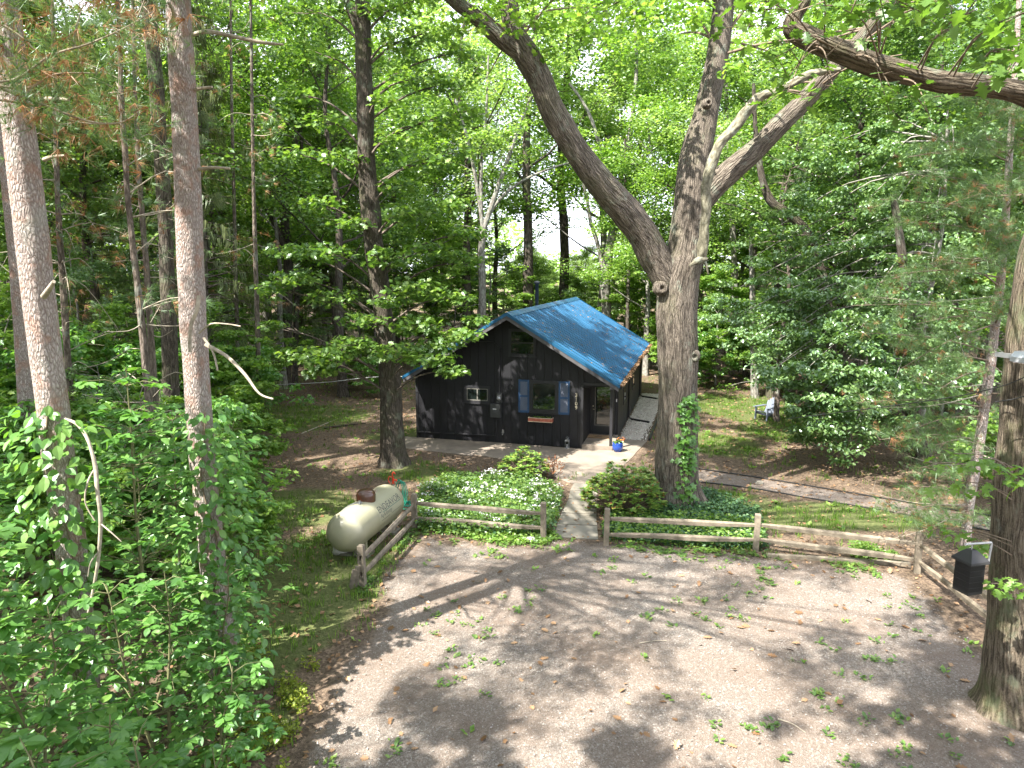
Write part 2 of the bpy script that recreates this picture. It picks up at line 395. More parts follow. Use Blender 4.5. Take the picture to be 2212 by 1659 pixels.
def shade_p(X, Y):
    nn = np.array([n3((x * .42, y * .42, 3.3)) + .5 * n3((x * 1.3, y * 1.3, 9.1)) for x, y in zip(X, Y)])
    P = np.clip(.74 + nn * 1.3, .03, .97)
    P = np.where((Y < 17) & (X > -3), np.clip(.92 + nn * 1.0, .25, .98), P)
    P = np.where(Y > 26.5, np.clip(.34 + nn * .9, .05, .8), P)
    for x, y, a, b in DARK: P = np.maximum(P, .97 * (((X-x)/a)**2 + ((Y-y)/b)**2 < 1))
    for x, y, a, b in LIT: P = np.where(((X-x)/a)**2 + ((Y-y)/b)**2 < 1, .03, P)
    return P

# ------------------------------------------------------------------ ground
def soil_nodes(n, l):
    t = n.new('ShaderNodeTexCoord'); v = t.outputs['Object']
    a = tex(n, l, v, Scale=.55, Detail=8., Roughness=.65); b = tex(n, l, v, Scale=9., Detail=8., Roughness=.7)
    c = tex(n, l, v, 'Voronoi', Scale=22.)
    r = ramp(n, l, b.outputs['Fac'], [(.3, (.05,.036,.026)), (.5, (.105,.078,.057)), (.72, (.20,.15,.11))])
    lit = ramp(n, l, c.outputs['Color'], [(.2, (.05,.034,.024)), (.5, (.12,.087,.06)), (.9, (.24,.175,.12))])
    col = mixc(n, l, .5, r.outputs[0], lit.outputs[0])
    ga = n.new('ShaderNodeAttribute'); ga.attribute_name = 'grass'
    f = math_(n, l, 'ADD', ga.outputs['Fac'], math_(n, l, 'MULTIPLY', math_(n, l, 'SUBTRACT', a.outputs['Fac'], .5), 1.6))
    f = ramp(n, l, f, [(.42, (0,0,0)), (.75, (1,1,1))]).outputs[0]
    g = ramp(n, l, b.outputs['Fac'], [(.3, (.035,.06,.015)), (.7, (.11,.14,.04))])
    col = mixc(n, l, math_(n, l, 'MULTIPLY', f, .75), col, g.outputs[0])
    h = math_(n, l, 'ADD', b.outputs['Fac'], math_(n, l, 'MULTIPLY', c.outputs['Distance'], .8))
    return v, col, h
m, n, l, o = mat_new('forest_soil'); p = principled(n, l, o, Roughness=.95); p.inputs['Specular IOR Level'].default_value = .1
v, col, h = soil_nodes(n, l); l.new(col, p.inputs['Base Color']); l.new(bump(n, l, h, .7, .03), p.inputs['Normal']); M['soil'] = m
def gravel(name, tint, white):
    m, n, l, o = mat_new(name); p = principled(n, l, o, Roughness=.9); p.inputs['Specular IOR Level'].default_value = .2
    v, soil, sh = soil_nodes(n, l)
    s1 = tex(n, l, v, 'Voronoi', Scale=70.); s2 = tex(n, l, v, 'Voronoi', Scale=34., Randomness=1.)
    sp = ramp(n, l, s1.outputs['Color'], [(0, tuple(c*.38 for c in tint)), (.45, tint), (.8, tuple(min(1, c*1.5) for c in tint)), (1, (.55,.53,.50))])
    s3 = ramp(n, l, s2.outputs['Color'], [(0, tuple(c*.6 for c in tint)), (.6, tint), (.93, (.42,.40,.37))])
    c = mixc(n, l, .4, sp.outputs[0], s3.outputs[0])
    big = tex(n, l, v, Scale=.5, Detail=7., Roughness=.6)
    bf = ramp(n, l, big.outputs['Fac'], [(.35, (0,0,0)), (.7, (1,1,1))]).outputs[0]
    c = mixc(n, l, math_(n, l, 'MULTIPLY', bf, .7), c, (tint[0]*.85, tint[1]*.70, tint[2]*.60))
    if not white:
        e = n.new('ShaderNodeAttribute'); e.attribute_name = 'edge'
        en = tex(n, l, v, Scale=2.2, Detail=7., Roughness=.7)
        f = math_(n, l, 'ADD', e.outputs['Fac'], math_(n, l, 'MULTIPLY', math_(n, l, 'SUBTRACT', en.outputs['Fac'], .5), 1.5))
        f = ramp(n, l, f, [(.25, (0,0,0)), (.6, (1,1,1))]).outputs[0]
        ed = ramp(n, l, e.outputs['Fac'], [(0, (0,0,0)), (.12, (1,1,1))]).outputs[0]
        f = math_(n, l, 'MULTIPLY', f, ed)
        c = mixc(n, l, f, soil, c)
    l.new(c, p.inputs['Base Color'])
    hh = math_(n, l, 'ADD', s1.outputs['Distance'], math_(n, l, 'MULTIPLY', s2.outputs['Distance'], .5))
    l.new(bump(n, l, hh, .8, .02), p.inputs['Normal']); return m
M['gravel'] = gravel('driveway_gravel', (.178,.152,.130), False)
M['white_gravel'] = gravel('white_stones', (.50,.47,.43), True)

def in_ell(X, Y, L_, soft=1.35):
    r = np.zeros_like(X)
    for x, y, a, b in L_:
        d = np.sqrt(((X-x)/a)**2 + ((Y-y)/b)**2); r = np.maximum(r, np.clip((soft - d) / .6, 0, 1))
    return r
GRASS = [ell(650,1250,2.2,2.6), ell(620,1100,2.0,1.6), ell(900,1020,1.5,1.0), ell(1010,1040,1.5,.9), ell(1750,1115,3.6,1.2), ell(2000,1110,2.0,.8), ell(1600,880,2.4,3.5), ell(1560,960,1.4,2),
         ell(650,900,3,3), ell(580,1400,.9,1.3), ell(1560,1070,1.2,.5), ell(860,940,1.2,1.2), ell(590,1560,.5,.6), ell(1700,930,2.,2.)]
def grid(x0, x1, y0, y1, st):
    xs = np.arange(x0, x1 + st/2, st); ys = np.arange(y0, y1 + st/2, st)
    X, Y = np.meshgrid(xs, ys); nx, ny = len(xs), len(ys)
    i, j = np.meshgrid(np.arange(ny-1), np.arange(nx-1), indexing='ij')
    F = np.stack([i*nx+j, i*nx+j+1, (i+1)*nx+j+1, (i+1)*nx+j], -1).reshape(-1, 4)
    return X.ravel(), Y.ravel(), F
X, Y, F = grid(-40, 40, 1, 61, .5)
g = in_ell(X, Y, GRASS)
g = np.maximum(g, .35 * (Y > 34))
nz_ = np.array([n3((x*.25, y*.25, 0)) for x, y in zip(X, Y)])
border = np.clip(np.minimum.reduce([X + 40, 40 - X, 61 - Y, Y - 1]) / 3, 0, 1)
Z = np.where((X < -4.5) | (Y > 45), nz_ * .10, 0) * border
me = mesh_np('ground', np.stack([X, Y, Z], 1), [F], M['soil'], True, {'grass': g})
obj('ground', me, kind='structure')
B = MB(); R = 900
for a, b in (((-R,-R), (R,1)), ((-R,61), (R,R)), ((-R,1), (-40,61)), ((40,1), (R,61))):
    B.add([(a[0],a[1],-.001),(b[0],a[1],-.001),(b[0],b[1],-.001),(a[0],b[1],-.001)], [(0,1,2,3)])
B.build('outer_ground', M['soil'], kind='structure')

def poly_dist(X, Y, P):
    """signed distance to polygon, positive inside"""
    P = np.array(P); n = len(P); D = np.full(X.shape, 1e9); inside = np.zeros(X.shape, bool)
    for i in range(n):
        a, b = P[i], P[(i+1) % n]; e = b - a; wx, wy = X - a[0], Y - a[1]
        t = np.clip((wx*e[0] + wy*e[1]) / (e @ e), 0, 1); D = np.minimum(D, np.hypot(wx - e[0]*t, wy - e[1]*t))
        c = ((a[1] <= Y) != (b[1] <= Y)) & (X < (b[0]-a[0]) * (Y - a[1]) / (b[1]-a[1] + 1e-12) + a[0]); inside ^= c
    return np.where(inside, D, -D)
def sheet(name, pts, z, mat, st=.25, kind='structure', rag=.25, band=.9):
    P = [(p.x, p.y) for p in pts] if hasattr(pts[0], 'x') else pts
    A = np.array(P); X, Y, F = grid(A[:,0].min() - st, A[:,0].max() + st, A[:,1].min() - st, A[:,1].max() + st, st)
    D = poly_dist(X, Y, P)
    if rag: D = D + np.array([n3((x*.9, y*.9, 5)) * rag + n3((x*3, y*3, 7)) * rag * .4 for x, y in zip(X, Y)])
    keep = (D[F] > 0).all(1); F = F[keep]
    used, inv = np.unique(F, return_inverse=True); F = inv.reshape(F.shape)
    me = mesh_np(name, np.stack([X[used], Y[used], np.full(len(used), z)], 1), [F], mat, False,
                 {'edge': np.clip(D[used] / band, 0, 1), 'grass': np.zeros(len(used))})
    return obj(name, me, kind=kind)
DRIVE = [(-1.9,3), gp(600,1700)[:2], gp(680,1520)[:2], gp(730,1430)[:2], gp(800,1330)[:2], gp(800,1260)[:2], gp(900,1150)[:2], gp(1040,1170)[:2], gp(1190,1160)[:2], gp(1300,1166)[:2],
         gp(1500,1180)[:2], gp(1700,1200)[:2], gp(1960,1235)[:2], gp(2070,1330)[:2], (8.3,9.5), (7.9,3)]
DRIVE = [(float(a), float(b)) for a, b in DRIVE]
sheet('gravel_driveway', DRIVE, .004, M['gravel'], .14)

# walkway gravel with black edging on the right
wl = [gp(*q) for q in ((1500,1041),(1620,1055),(1776,1082),(1902,1103),(1990,1119),(2140,1148),(2330,1180))]
wu = [gp(*q) for q in ((1500,1012),(1622,1030),(1769,1054),(1851,1068),(1960,1086),(2120,1112),(2330,1140))]
sheet('garden_path', [tuple(p[:2]) for p in wl] + [tuple(p[:2]) for p in wu[::-1]], .004, M['gravel'], .12, rag=0.03, band=.1)
M['black_plastic'] = plain('black_edging', (.018,.018,.018), .6)
for L_, lab in ((wl, 'thin black edging strip along the lawn side of the garden path'), (wu, 'thin black edging strip on the shaded far side of the garden path')):
    t = MB(); q = crom([tuple(p) for p in L_], 4); q[:, 2] = .02; t.tube(q, .022, 5)
    tag(t.build('path_edging', M['black_plastic']), lab, 'garden edging', 'edging strips of the garden path')

# ------------------------------------------------------------------ cabin
O = Vector((-3.8, 27.25, 0)); HR = math.atan2(-.262, .965)
HM = Matrix.Translation(O) @ Matrix.Rotation(HR, 4, 'Z')
def H(u, w, z=0): return HM @ Vector((u, w, z))
M['siding'] = plain('charcoal_siding', (.010,.010,.0125), .55, var=.18, scale=6, bmp=.15, spec=.4)
M['trim'] = plain('charcoal_trim', (.017,.017,.020), .5, var=.12, scale=5)
M['fascia'] = plain('grey_fascia', (.065,.062,.065), .6, var=.2, scale=4)
M['soffit'] = plain('soffit', (.02,.02,.022), .8)
M['doorpaint'] = plain('door_paint', (.015,.017,.02), .35)
M['inner'] = plain('window_vinyl', (.13,.125,.11), .5)
M['blacktrim'] = plain('black_sash', (.012,.012,.013), .35)
M['shutter'] = plain('blue_shutter', (.018,.055,.13), .5, var=.2)
M['louvre'] = plain('louvre_grey', (.09,.11,.16), .5)
M['concrete'] = plain('concrete', (.20,.165,.13), .9, var=.25, scale=1.6, bmp=.2)
M['slab'] = plain('path_slab_stone', (.17,.155,.125), .9, var=.2, scale=2.4, bmp=.2)
M['steel'] = plain('galvanised', (.35,.36,.37), .35, .7)
M['greybox'] = plain('painted_metal_box', (.055,.057,.06), .35, .2, spec=.6)
M['brass'] = plain('dull_number_metal', (.34,.31,.23), .5, .1)
m, n, l, o = mat_new('window_glass'); p = principled(n, l, o, Roughness=.04); p.inputs['Base Color'].default_value = (.008,.012,.011,1); p.inputs['Specular IOR Level'].default_value = .9
t = n.new('ShaderNodeTexCoord'); a = tex(n, l, t.outputs['Object'], Scale=1.3, Detail=2.); M['glass'] = m
m, n, l, o = mat_new('blue_metal_roof'); p = principled(n, l, o, Roughness=.38, Metallic=.25)
t = n.new('ShaderNodeTexCoord'); a = tex(n, l, t.outputs['Object'], Scale=1.1, Detail=7., Roughness=.65)
r = ramp(n, l, a.outputs['Fac'], [(.25, (.010,.068,.140)), (.55, (.014,.090,.182)), (.85, (.026,.118,.222))]); l.new(r.outputs[0], p.inputs['Base Color'])
b = ramp(n, l, a.outputs['Fac'], [(.3, (.28,)*3), (.8, (.55,)*3)]); l.new(b.outputs[0], p.inputs['Roughness']); M['roof'] = m

cab = thing('cabin', O, 'small charcoal cabin with a blue ribbed metal roof and number 3109 beside the porch', 'cabin', rz=HR)
LEN = 13.0; WU = 7.79; PU = 6.68; RD = 1.85; RX = 3.95; RZ = 5.07; SL = .60
def zroof(u): return RZ - abs(u - RX) * SL
def zwall(u): return zroof(u) - .14
# front wall of vertical boards
fw = obj('front_wall', None, cab); fw.name = 'front_wall'
bw = 7.79 / 24
for i in range(24):
    u0, u1 = i * bw + .004, (i + 1) * bw - .004
    zb = 0.02
    if (u0 + u1) / 2 > PU: zb = 2.42
    z0, z1 = zwall(u0), zwall(u1); um = RX if u0 < RX < u1 else None
    P = [(u0, zb), (u1, zb), (u1, z1)] + ([(um, zwall(um))] if um else []) + [(u0, z0)]
    if u0 < PU < u1: P = [(u0, zb), (PU, zb), (PU, z1), (u0, z0)]
    k = MB(); k.prism(P, y0=0, y1=.03 + .004 * (i % 3)); k.build('plank', M['siding'], fw)
k = MB(); k.prism([(0, .0), (PU, .0), (PU, 2.42), (WU, 2.42), (WU, zwall(WU)), (RX, zwall(RX)), (0, zwall(0))], y0=.045, y1=.12); k.build('backing', M['soffit'], fw)
for a_, b_ in (((-.03, -.02, 0), (.07, .0, zwall(0) - .02)), ((PU - .08, -.022, 0), (PU + .012, -.0, 2.42))):
    k = MB(); k.box(a_, b_); k.build('corner_board', M['trim'], fw)
k = MB(); k.box((PU, -.025, 2.425), (WU + .02, .12, 2.52)); k.build('header_board', M['trim'], fw)
# side and back walls, porch recess
sw_ = obj('side_wall', None, cab)
nb = 30
for i in range(nb):
    w0 = RD + i * (LEN - RD) / nb; w1 = RD + (i + 1) * (LEN - RD) / nb - .008
    k = MB(); k.box((WU - .035, w0, .02), (WU + .003 * (i % 2), w1, zwall(WU) - .02)); k.build('plank', M['siding'], sw_)
k = MB(); k.box((WU - .12, RD, 0), (WU - .045, LEN, zwall(WU) - .03)); k.build('backing', M['soffit'], sw_)
lw = MB(); lw.box((0, .13, 0), (.1, LEN, zwall(0) - .02)); lw.build('left_wall', M['siding'], cab)
bk = MB(); bk.prism([(.1, 0), (WU - .13, 0), (WU - .13, zwall(WU) - .02), (RX, zwall(RX) - .02), (.1, zwall(.1) - .03)], y0=LEN - .1, y1=LEN); bk.build('back_wall', M['siding'], cab)
pr = obj('porch', None, cab)
for i in range(5):
    k = MB(); k.box((PU - .03, .13 + i * .345, .1), (PU + .002 * (i % 2), .13 + i * .345 + .337, 2.44)); k.build('plank', M['siding'], pr)
k = MB(); k.box((PU, RD, .1), (WU - .13, RD + .06, 2.44)); k.box((WU - .035, .13, 2.43), (WU, RD, 2.62)); k.box((PU - .05, .1, 2.44), (WU - .04, RD + .06, 2.47)); k.build('recess_wall', M['siding'], pr)
k = MB(); k.box((WU - .10, -.005, .17), (WU + .0, .1, 2.42)); k.build('post', M['trim'], pr)
k = MB(); k.box((PU - .01, -.06, 0), (WU + .03, RD, .165)); k.build('step', M['concrete'], pr)
# door
dr = obj('door', None, cab)
k = MB(); k.box((PU + .06, RD - .045, .19), (WU - .17, RD - .002, 2.26)); k.build('slab', M['doorpaint'], dr)
k = MB(); k.box((PU + .0, RD - .06, .17), (PU + .055, RD, 2.33)); k.box((WU - .165, RD - .06, .17), (WU - .13, RD, 2.33)); k.box((PU + .055, RD - .06, 2.265), (WU - .165, RD, 2.33)); k.box((PU + .055, RD - .07, .17), (WU - .165, RD, .19)); k.build('frame', M['trim'], dr)
k = MB(); k.box((PU + .22, RD - .056, .55), (WU - .32, RD - .047, 2.12)); k.build('pane', M['glass'], dr)
k = MB()
for a, b in (((PU+.185, .51), (PU+.218, 2.16)), ((WU-.318, .51), (WU-.285, 2.16)), ((PU+.218, .51), (WU-.318, .548)), ((PU+.218, 2.122), (WU-.318, 2.16))): k.box((a[0], RD-.062, a[1]), (b[0], RD-.046, b[1]))
k.build('glazing_bead', M['inner'], dr)
k = MB(); k.tube([(PU+.12, RD-.05, 1.18), (PU+.12, RD-.11, 1.18), (PU+.2, RD-.11, 1.18)], .012, 6); k.lathe([(.0,0),(.03,0),(.03,.02),(0,.02)], Matrix.Translation((PU+.12, RD-.045, 1.3)) @ Matrix.Rotation(PI/2, 4, 'X'), 10); k.build('handle', M['brass'], dr)
k = MB(); k.box((WU - .095, RD - .02, 1.5), (WU - .055, RD, 1.62)); k.build('doorbell', plain('doorbell_white', (.7,.7,.68), .4), cab)
# windows
def window(u0, u1, z0, z1, tw, frame, sash, split=None, y=0., extra=None, parent=cab, label=None):
    w = obj('window', None, parent)
    if label: w['label'] = label
    k = MB()
    k.box((u0-tw, y-.035, z0-tw), (u0, y-.001, z1+tw)); k.box((u1, y-.035, z0-tw), (u1+tw, y-.001, z1+tw))
    k.box((u0, y-.035, z1), (u1, y-.001, z1+tw)); k.box((u0, y-.035, z0-tw), (u1, y-.001, z0)); k.box((u0-tw-.02, y-.06, z0-tw-.03), (u1+tw+.02, y-.001, z0-tw-.001)); k.build('frame', M[frame], w)
    k = MB(); s = .035
    k.box((u0, y-.028, z0), (u0+s, y-.001, z1)); k.box((u1-s, y-.028, z0), (u1, y-.001, z1)); k.box((u0+s, y-.028, z1-s), (u1-s, y-.001, z1)); k.box((u0+s, y-.028, z0), (u1-s, y-.001, z0+s))
    if split == 'v': um = (u0+u1)/2; k.box((um-.022, y-.03, z0+s), (um+.022, y-.001, z1-s))
    if split == 'h': zm = (z0+z1)/2; k.box((u0+s, y-.03, zm-.025), (u1-s, y-.001, zm+.025))
    k.build('sash', M[sash], w)
    ps = [(u0+s, u1-s, z0+s, z1-s)]
    if split == 'v': ps = [(u0+s, um-.022, z0+s, z1-s), (um+.022, u1-s, z0+s, z1-s)]
    if split == 'h': ps = [(u0+s, u1-s, z0+s, zm-.025), (u0+s, u1-s, zm+.025, z1-s)]
    for a, b, c, d in ps: k = MB(); k.box((a, y-.014, c), (b, y-.003, d)); k.build('pane', M['glass'], w)
    return w
window(4.74, 5.64, 1.40, 2.43, .11, 'trim', 'blacktrim', label='square window between two blue shutters')
window(2.12, 2.98, 1.64, 2.12, .10, 'trim', 'inner', 'v', label='small sliding window left of the meter')
window(3.88, 4.80, 3.50, 4.38, .07, 'trim', 'blacktrim', 'h', label='dark loft window under the gable')
for u0 in (4.20, 5.755):
    s = obj('shutter', None, cab); a = u0; b = u0 + .42
    k = MB(); k.box((a, -.03, 1.27), (a+.07, -.002, 2.54)); k.box((b-.07, -.03, 1.27), (b, -.002, 2.54))
    for z0, z1 in ((1.27, 1.36), (1.87, 1.95), (2.47, 2.54)): k.box((a+.07, -.03, z0), (b-.07, -.002, z1))
    k.build('frame', M['shutter'], s)
    for z0, z1 in ((1.36, 1.87), (1.95, 2.47)):
        nl = 12
        for i in range(nl):
            z = z0 + (i + .5) * (z1 - z0) / nl
            k = MB(); k.box((-.139, -.021, -.003), (.139, .021, .003), Matrix.Translation(((a+b)/2, -.019, z)) @ Matrix.Rotation(1.05, 4, 'X')); k.build('louvre', M['louvre'], s)
    k = MB(); k.box((a+.07, -.006, 1.36), (b-.07, -.002, 2.47)); k.build('panel', M['shutter'], s)
# two windows in the long side wall, seen edge on
for w0 in (3.6, 7.4):
    w = obj('window', None, cab); w['label'] = 'tall narrow window in the side wall'
    k = MB(); k.box((WU+.004, w0, 1.05), (WU+.035, w0+.1, 2.3)); k.box((WU+.004, w0+.9, 1.05), (WU+.035, w0+1., 2.3)); k.box((WU+.004, w0+.1, 2.2), (WU+.035, w0+.9, 2.3)); k.box((WU+.004, w0+.1, 1.05), (WU+.035, w0+.9, 1.15)); k.build('frame', M['trim'], w)
    k = MB(); k.box((WU+.004, w0+.1, 1.15), (WU+.02, w0+.9, 2.2)); k.build('pane', M['glass'], w)
# roof: sheets with raised ribs
rf = obj('roof', None, cab)
W0, W1 = -.8, 13.8; EU = 4.15; npan = 16; pw = (W1 - W0) / npan
for side in (-1, 1):
    for i in range(npan):
        k = MB(); prof = []
        a = W0 + i * pw
        for j in range(2):
            c = a + j * pw / 2
            prof += [(c, 0), (c + .02, .05), (c + .07, .05), (c + .09, 0), (c + pw * .25, .0), (c + pw * .25 + .01, .012), (c + pw * .25 + .03, .012), (c + pw * .25 + .04, 0)]
        prof += [(a + pw, 0)]
        V = []; 
        for w, dz in prof:
            V.append((RX + side * .02, w, RZ + dz + .012 * 0)); V.append((RX + side * EU, w, RZ - EU * SL + dz))
        F4 = [(2*q, 2*q+1, 2*q+3, 2*q+2) if side < 0 else (2*q, 2*q+2, 2*q+3, 2*q+1) for q in range(len(prof) - 1)]
        k.add(V, F4); k.build('panel', M['roof'], rf)
k = MB()
for side in (-1, 1):
    a = [(RX, RZ + .06), (RX + side * .22, RZ + .06 - .22 * SL), (RX + side * .22, RZ + .035 - .22 * SL), (RX, RZ + .035)]
    k.prism(a, y0=W0 - .03, y1=W1 + .03)
k.build('ridge_cap', M['roof'], rf)
for side in (-1, 1):
    for y in (W0, W1 + .02):
        k = MB(); e = EU + .02
        k.prism([(RX, RZ + .045), (RX + side * e, RZ + .045 - e * SL), (RX + side * e, RZ - .07 - e * SL), (RX, RZ - .07)], y0=y - .03, y1=y + .01); k.build('rake_trim', M['roof'], rf)
        k = MB()
        k.prism([(RX, RZ - .071), (RX + side * (EU - .02), RZ - .071 - (EU - .02) * SL), (RX + side * (EU - .02), RZ - .22 - (EU - .02) * SL), (RX, RZ - .22)], y0=y - .015, y1=y + .02); k.build('fascia', M['fascia'], rf)
    k = MB(); k.prism([(RX, RZ - .04), (RX + side * (EU - .03), RZ - .04 - (EU - .03) * SL), (RX + side * (EU - .03), RZ - .12 - (EU - .03) * SL), (RX, RZ - .12)], y0=W0 + .03, y1=W1 - .03); k.build('roof_deck', M['soffit'], rf)
zE = RZ - EU * SL
k = MB(); k.box((RX + EU - .34, W0 + .02, zE - .13), (RX + EU - .03, W0 + .2, zE + .02)); k.box((RX - EU + .03, W0 + .02, zE - .13), (RX - EU + .34, W0 + .2, zE + .02)); k.build('eave_return', M['fascia'], rf)
# gutter with leaf debris
k = MB(); gu = RX + EU + .0
k.prism([(gu, zE - .02), (gu + .005, zE - .12), (gu + .10, zE - .12), (gu + .125, zE - .01), (gu + .12, zE - .01), (gu + .097, zE - .115), (gu + .008, zE - .115)], y0=W0, y1=W1); k.build('gutter', M['trim'], cab)
nn = 1500; C = np.stack([gu + .06 + rng.normal(0, .035, nn), rng.uniform(W0, W1, nn), zE - .0 + rng.normal(0, .022, nn)], 1)
o = obj('gutter_leaves', leaf_mesh('gutter_leaves', C, sizes(nn, .09), 'kite', M['litter']), cab, 'stuff')
nn = 900; uu = rng.uniform(.4, 4.1, nn); ww = rng.uniform(W0 + .3, W1 - .2, nn); kp = np.array([n3((a*.7, b*.5, 2)) for a, b in zip(uu, ww)]) > -.15 
C = np.stack([RX + uu, ww, RZ - uu * SL + .04], 1)[kp]
o = obj('fallen_leaves', leaf_mesh('fallen_leaves', C, sizes(len(C), .085), 'kite', M['litter'], U=np.tile([.5, 0, 1.], (len(C), 1)) + rng.normal(0, .2, (len(C), 3))), cab, 'stuff')
for w0 in (5.6, 11.4):
    k = MB(); q = [(gu + .06, w0, zE - .12), (gu + .06, w0, zE - .25), (WU + .05, w0, zE - .5), (WU + .05, w0, .12), (WU + .2, w0 - .1, .06), (WU + 1.0, w0 - .5, .05)]
    k.tube(q, .042, 6); k.build('downspout', M['blacktrim'], cab)
# flue pipe
k = MB(); k.lathe([(.085, RZ-.9), (.085, 6.0), (.13, 6.0), (.15, 6.06), (.10, 6.12), (.0, 6.13)], Matrix.Translation((3.35, 6.6, 0)), 12); k.build('flue_pipe', plain('dark_flue', (.06,.065,.075), .5, .3), cab, True)
# meter, box, conduits
k = MB(); k.box((3.36, -.13, 1.62), (3.56, -.002, 1.98)); k.build('meter_box', M['greybox'], cab)
k = MB(); k.lathe([(0,.0), (.075,0), (.085,.04), (.07,.1), (0,.115)], Matrix.Translation((3.46, -.12, 1.80)) @ Matrix.Rotation(PI/2, 4, 'X'), 16); k.build('electric_meter', M['steel'], cab, True)
k = MB(); k.box((3.12, -.17, 1.04), (3.52, -.002, 1.57)); k.build('breaker_box', M['greybox'], cab)
k = MB(); k.box((3.22, -.176, 1.36), (3.36, -.171, 1.39)); k.build('box_plate', plain('pale_plate', (.6,.6,.58), .4), cab)
k = MB(); k.tube([(3.46, -.05, 1.98), (3.46, -.05, 3.75), (3.2, -.06, 3.98), (2.6, -.08, 3.95)], .022, 6); k.build('service_conduit', M['trim'], cab)
k = MB(); k.tube(crom([(3.33, -.05, 1.04), (3.33, -.05, .55), (3.3, -.05, .36), (3.15, -.05, .3), (1.5, -.05, .27), (.15, -.05, .25), (.04, -.05, .2), (.04, -.05, .0)], 3), .022, 6); k.build('ground_conduit', M['trim'], cab)
k = MB(); k.box((3.55, -.05, .42), (3.62, -.002, .55)); k.tube([(3.585, -.03, .42), (3.585, -.1, .36)], .02, 6); k.build('tap', M['steel'], cab)
# number 3109 in a column
for i, ch in enumerate('3109'):
    c = bpy.data.curves.new('digit', 'FONT'); c.body = ch; c.size = .195; c.offset = .003; c.extrude = .008; c.align_x = 'CENTER'; c.materials.append(M['brass'])
    tmp_ = bpy.data.objects.new('d', c); S.collection.objects.link(tmp_); me_ = bpy.data.meshes.new_from_object(tmp_.evaluated_get(bpy.context.evaluated_depsgraph_get())); bpy.data.objects.remove(tmp_); d = obj('digit', me_, cab); d.location = (6.43, -.02, 1.98 - i * .162); d.rotation_euler = (PI/2, 0, 0)
# window box on the wall, mat, lantern, pot
fb = thing('window_box', H(5.10, -.13, .98), 'reddish wooden planter box hung under the shuttered window', 'planter', rz=HR)
M['redwood'] = plain('red_painted_wood', (.36,.10,.06), .6, var=.4, scale=9); M['palewood'] = plain('pale_trim_wood', (.55,.45,.33), .7, var=.25, scale=6)
for i in range(9):
    k = MB(); k.box((-.46 + i*.1024, -.125, .02), (-.46 + i*.1024 + .098, -.105, .14 + .0)); k.build('plank', M['redwood'], fb)
k = MB(); k.box((-.47, -.135, .0), (.47, -.1255, .022)); k.box((-.47, -.135, .142), (.47, -.1, .16)); k.box((-.47, -.1, .142), (-.45, .1, .16)); k.box((.45, -.1, .142), (.47, .1, .16)); k.build('rim', M['palewood'], fb)
k = MB(); k.box((-.46, -.1, .0), (-.445, .125, .14)); k.box((.445, -.1, .0), (.46, .125, .14)); k.box((-.445, -.1, .0), (.445, .125, .02)); k.build('box_frame', M['redwood'], fb)
k = MB(); k.box((-.44, -.1, .03), (.44, .12, .125)); k.build('potting_soil', M['soil'], fb)
C = np.stack([rng.uniform(-.4, .4, 60), rng.uniform(-.08, .08, 60), rng.uniform(.14, .2, 60)], 1)
obj('seedlings', leaf_mesh('seedlings', C, sizes(60, .07), 'kite', M['grass']), fb, 'stuff')
dm = thing('doormat', H(7.1, 1.35, .168), 'brown doormat with a dark mountain mark in front of the porch door', 'doormat', rz=HR)
k = MB(); k.box((-.46, -.28, 0), (.46, .28, .015)); k.build('mat', plain('coir', (.27,.17,.085), .95, var=.3, scale=30), dm)
k = MB(); k.box((-.46,-.28,.0151),(.46,-.25,.018)); k.box((-.46,.25,.0151),(.46,.28,.018)); k.box((-.46,-.25,.0151),(-.43,.25,.018)); k.box((.43,-.25,.0151),(.46,.25,.018)); k.build('border', M['black_plastic'], dm)
k = MB()
for q in ([(-.15,-.08),(-.03,.12),(.05,-.02),(.0,-.02),(-.03,.04),(-.09,-.08)], [(.0,-.08),(.08,.06),(.17,-.08),(.12,-.08),(.08,-.01),(.05,-.08)]):
    n_ = len(q); k.add([(x, y, .0185) for x, y in q] + [(sum(x for x, y in q)/n_, sum(y for x, y in q)/n_, .0185)], F3=[(i, (i+1) % n_, n_) for i in range(n_)])
k.build('emblem', M['black_plastic'], dm)
la = thing('lantern', H(6.13, -.13, .02), 'small grey metal lantern standing against the cabin wall', 'lantern', rz=HR)
k = MB(); k.box((-.08,-.08,0),(.08,.08,.03)); k.box((-.08,-.08,.27),(.08,.08,.30)); k.prism([(-.08,.301),(.08,.301),(0,.38)], y0=-.06, y1=.06)
for x in (-.07,.06):
    for y in (-.07,.06): k.box((x,y,.03),(x+.012,y+.012,.27))
k.build('lantern_frame', M['steel'], la)
k = MB(); k.box((-.055,-.055,.031),(.055,.055,.265)); k.build('lantern_glass', M['glass'], la)
k = MB(); k.lathe([(0,.031),(.02,.031),(.02,.15),(0,.15)], seg=8, M=Matrix.Translation((0,-.06,0))); k.build('candle', M['bloom'], la)
k = MB(); k.tube([(.05*math.cos(a), 0, .37+.06*math.sin(a)) for a in np.linspace(0, PI, 8)], .006, 5); k.build('handle', M['steel'], la)
po = thing('flower_pot', H(8.02, -.12, .02), 'glazed blue flower pot with orange flowers beside the porch post', 'flower pot')
k = MB(); k.lathe([(0,0),(.13,0),(.19,.12),(.20,.24),(.185,.30),(.20,.33),(.175,.335),(.165,.27),(0,.27)], seg=22); k.build('pot', plain('blue_glaze', (.01,.05,.28), .15, spec=.7), po, True)
C = blob((0,0,.38), .16, 70, .5); obj('plant', leaf_mesh('plant', C, sizes(70, .09), 'oval', M['leaf_oak']), po, 'stuff')
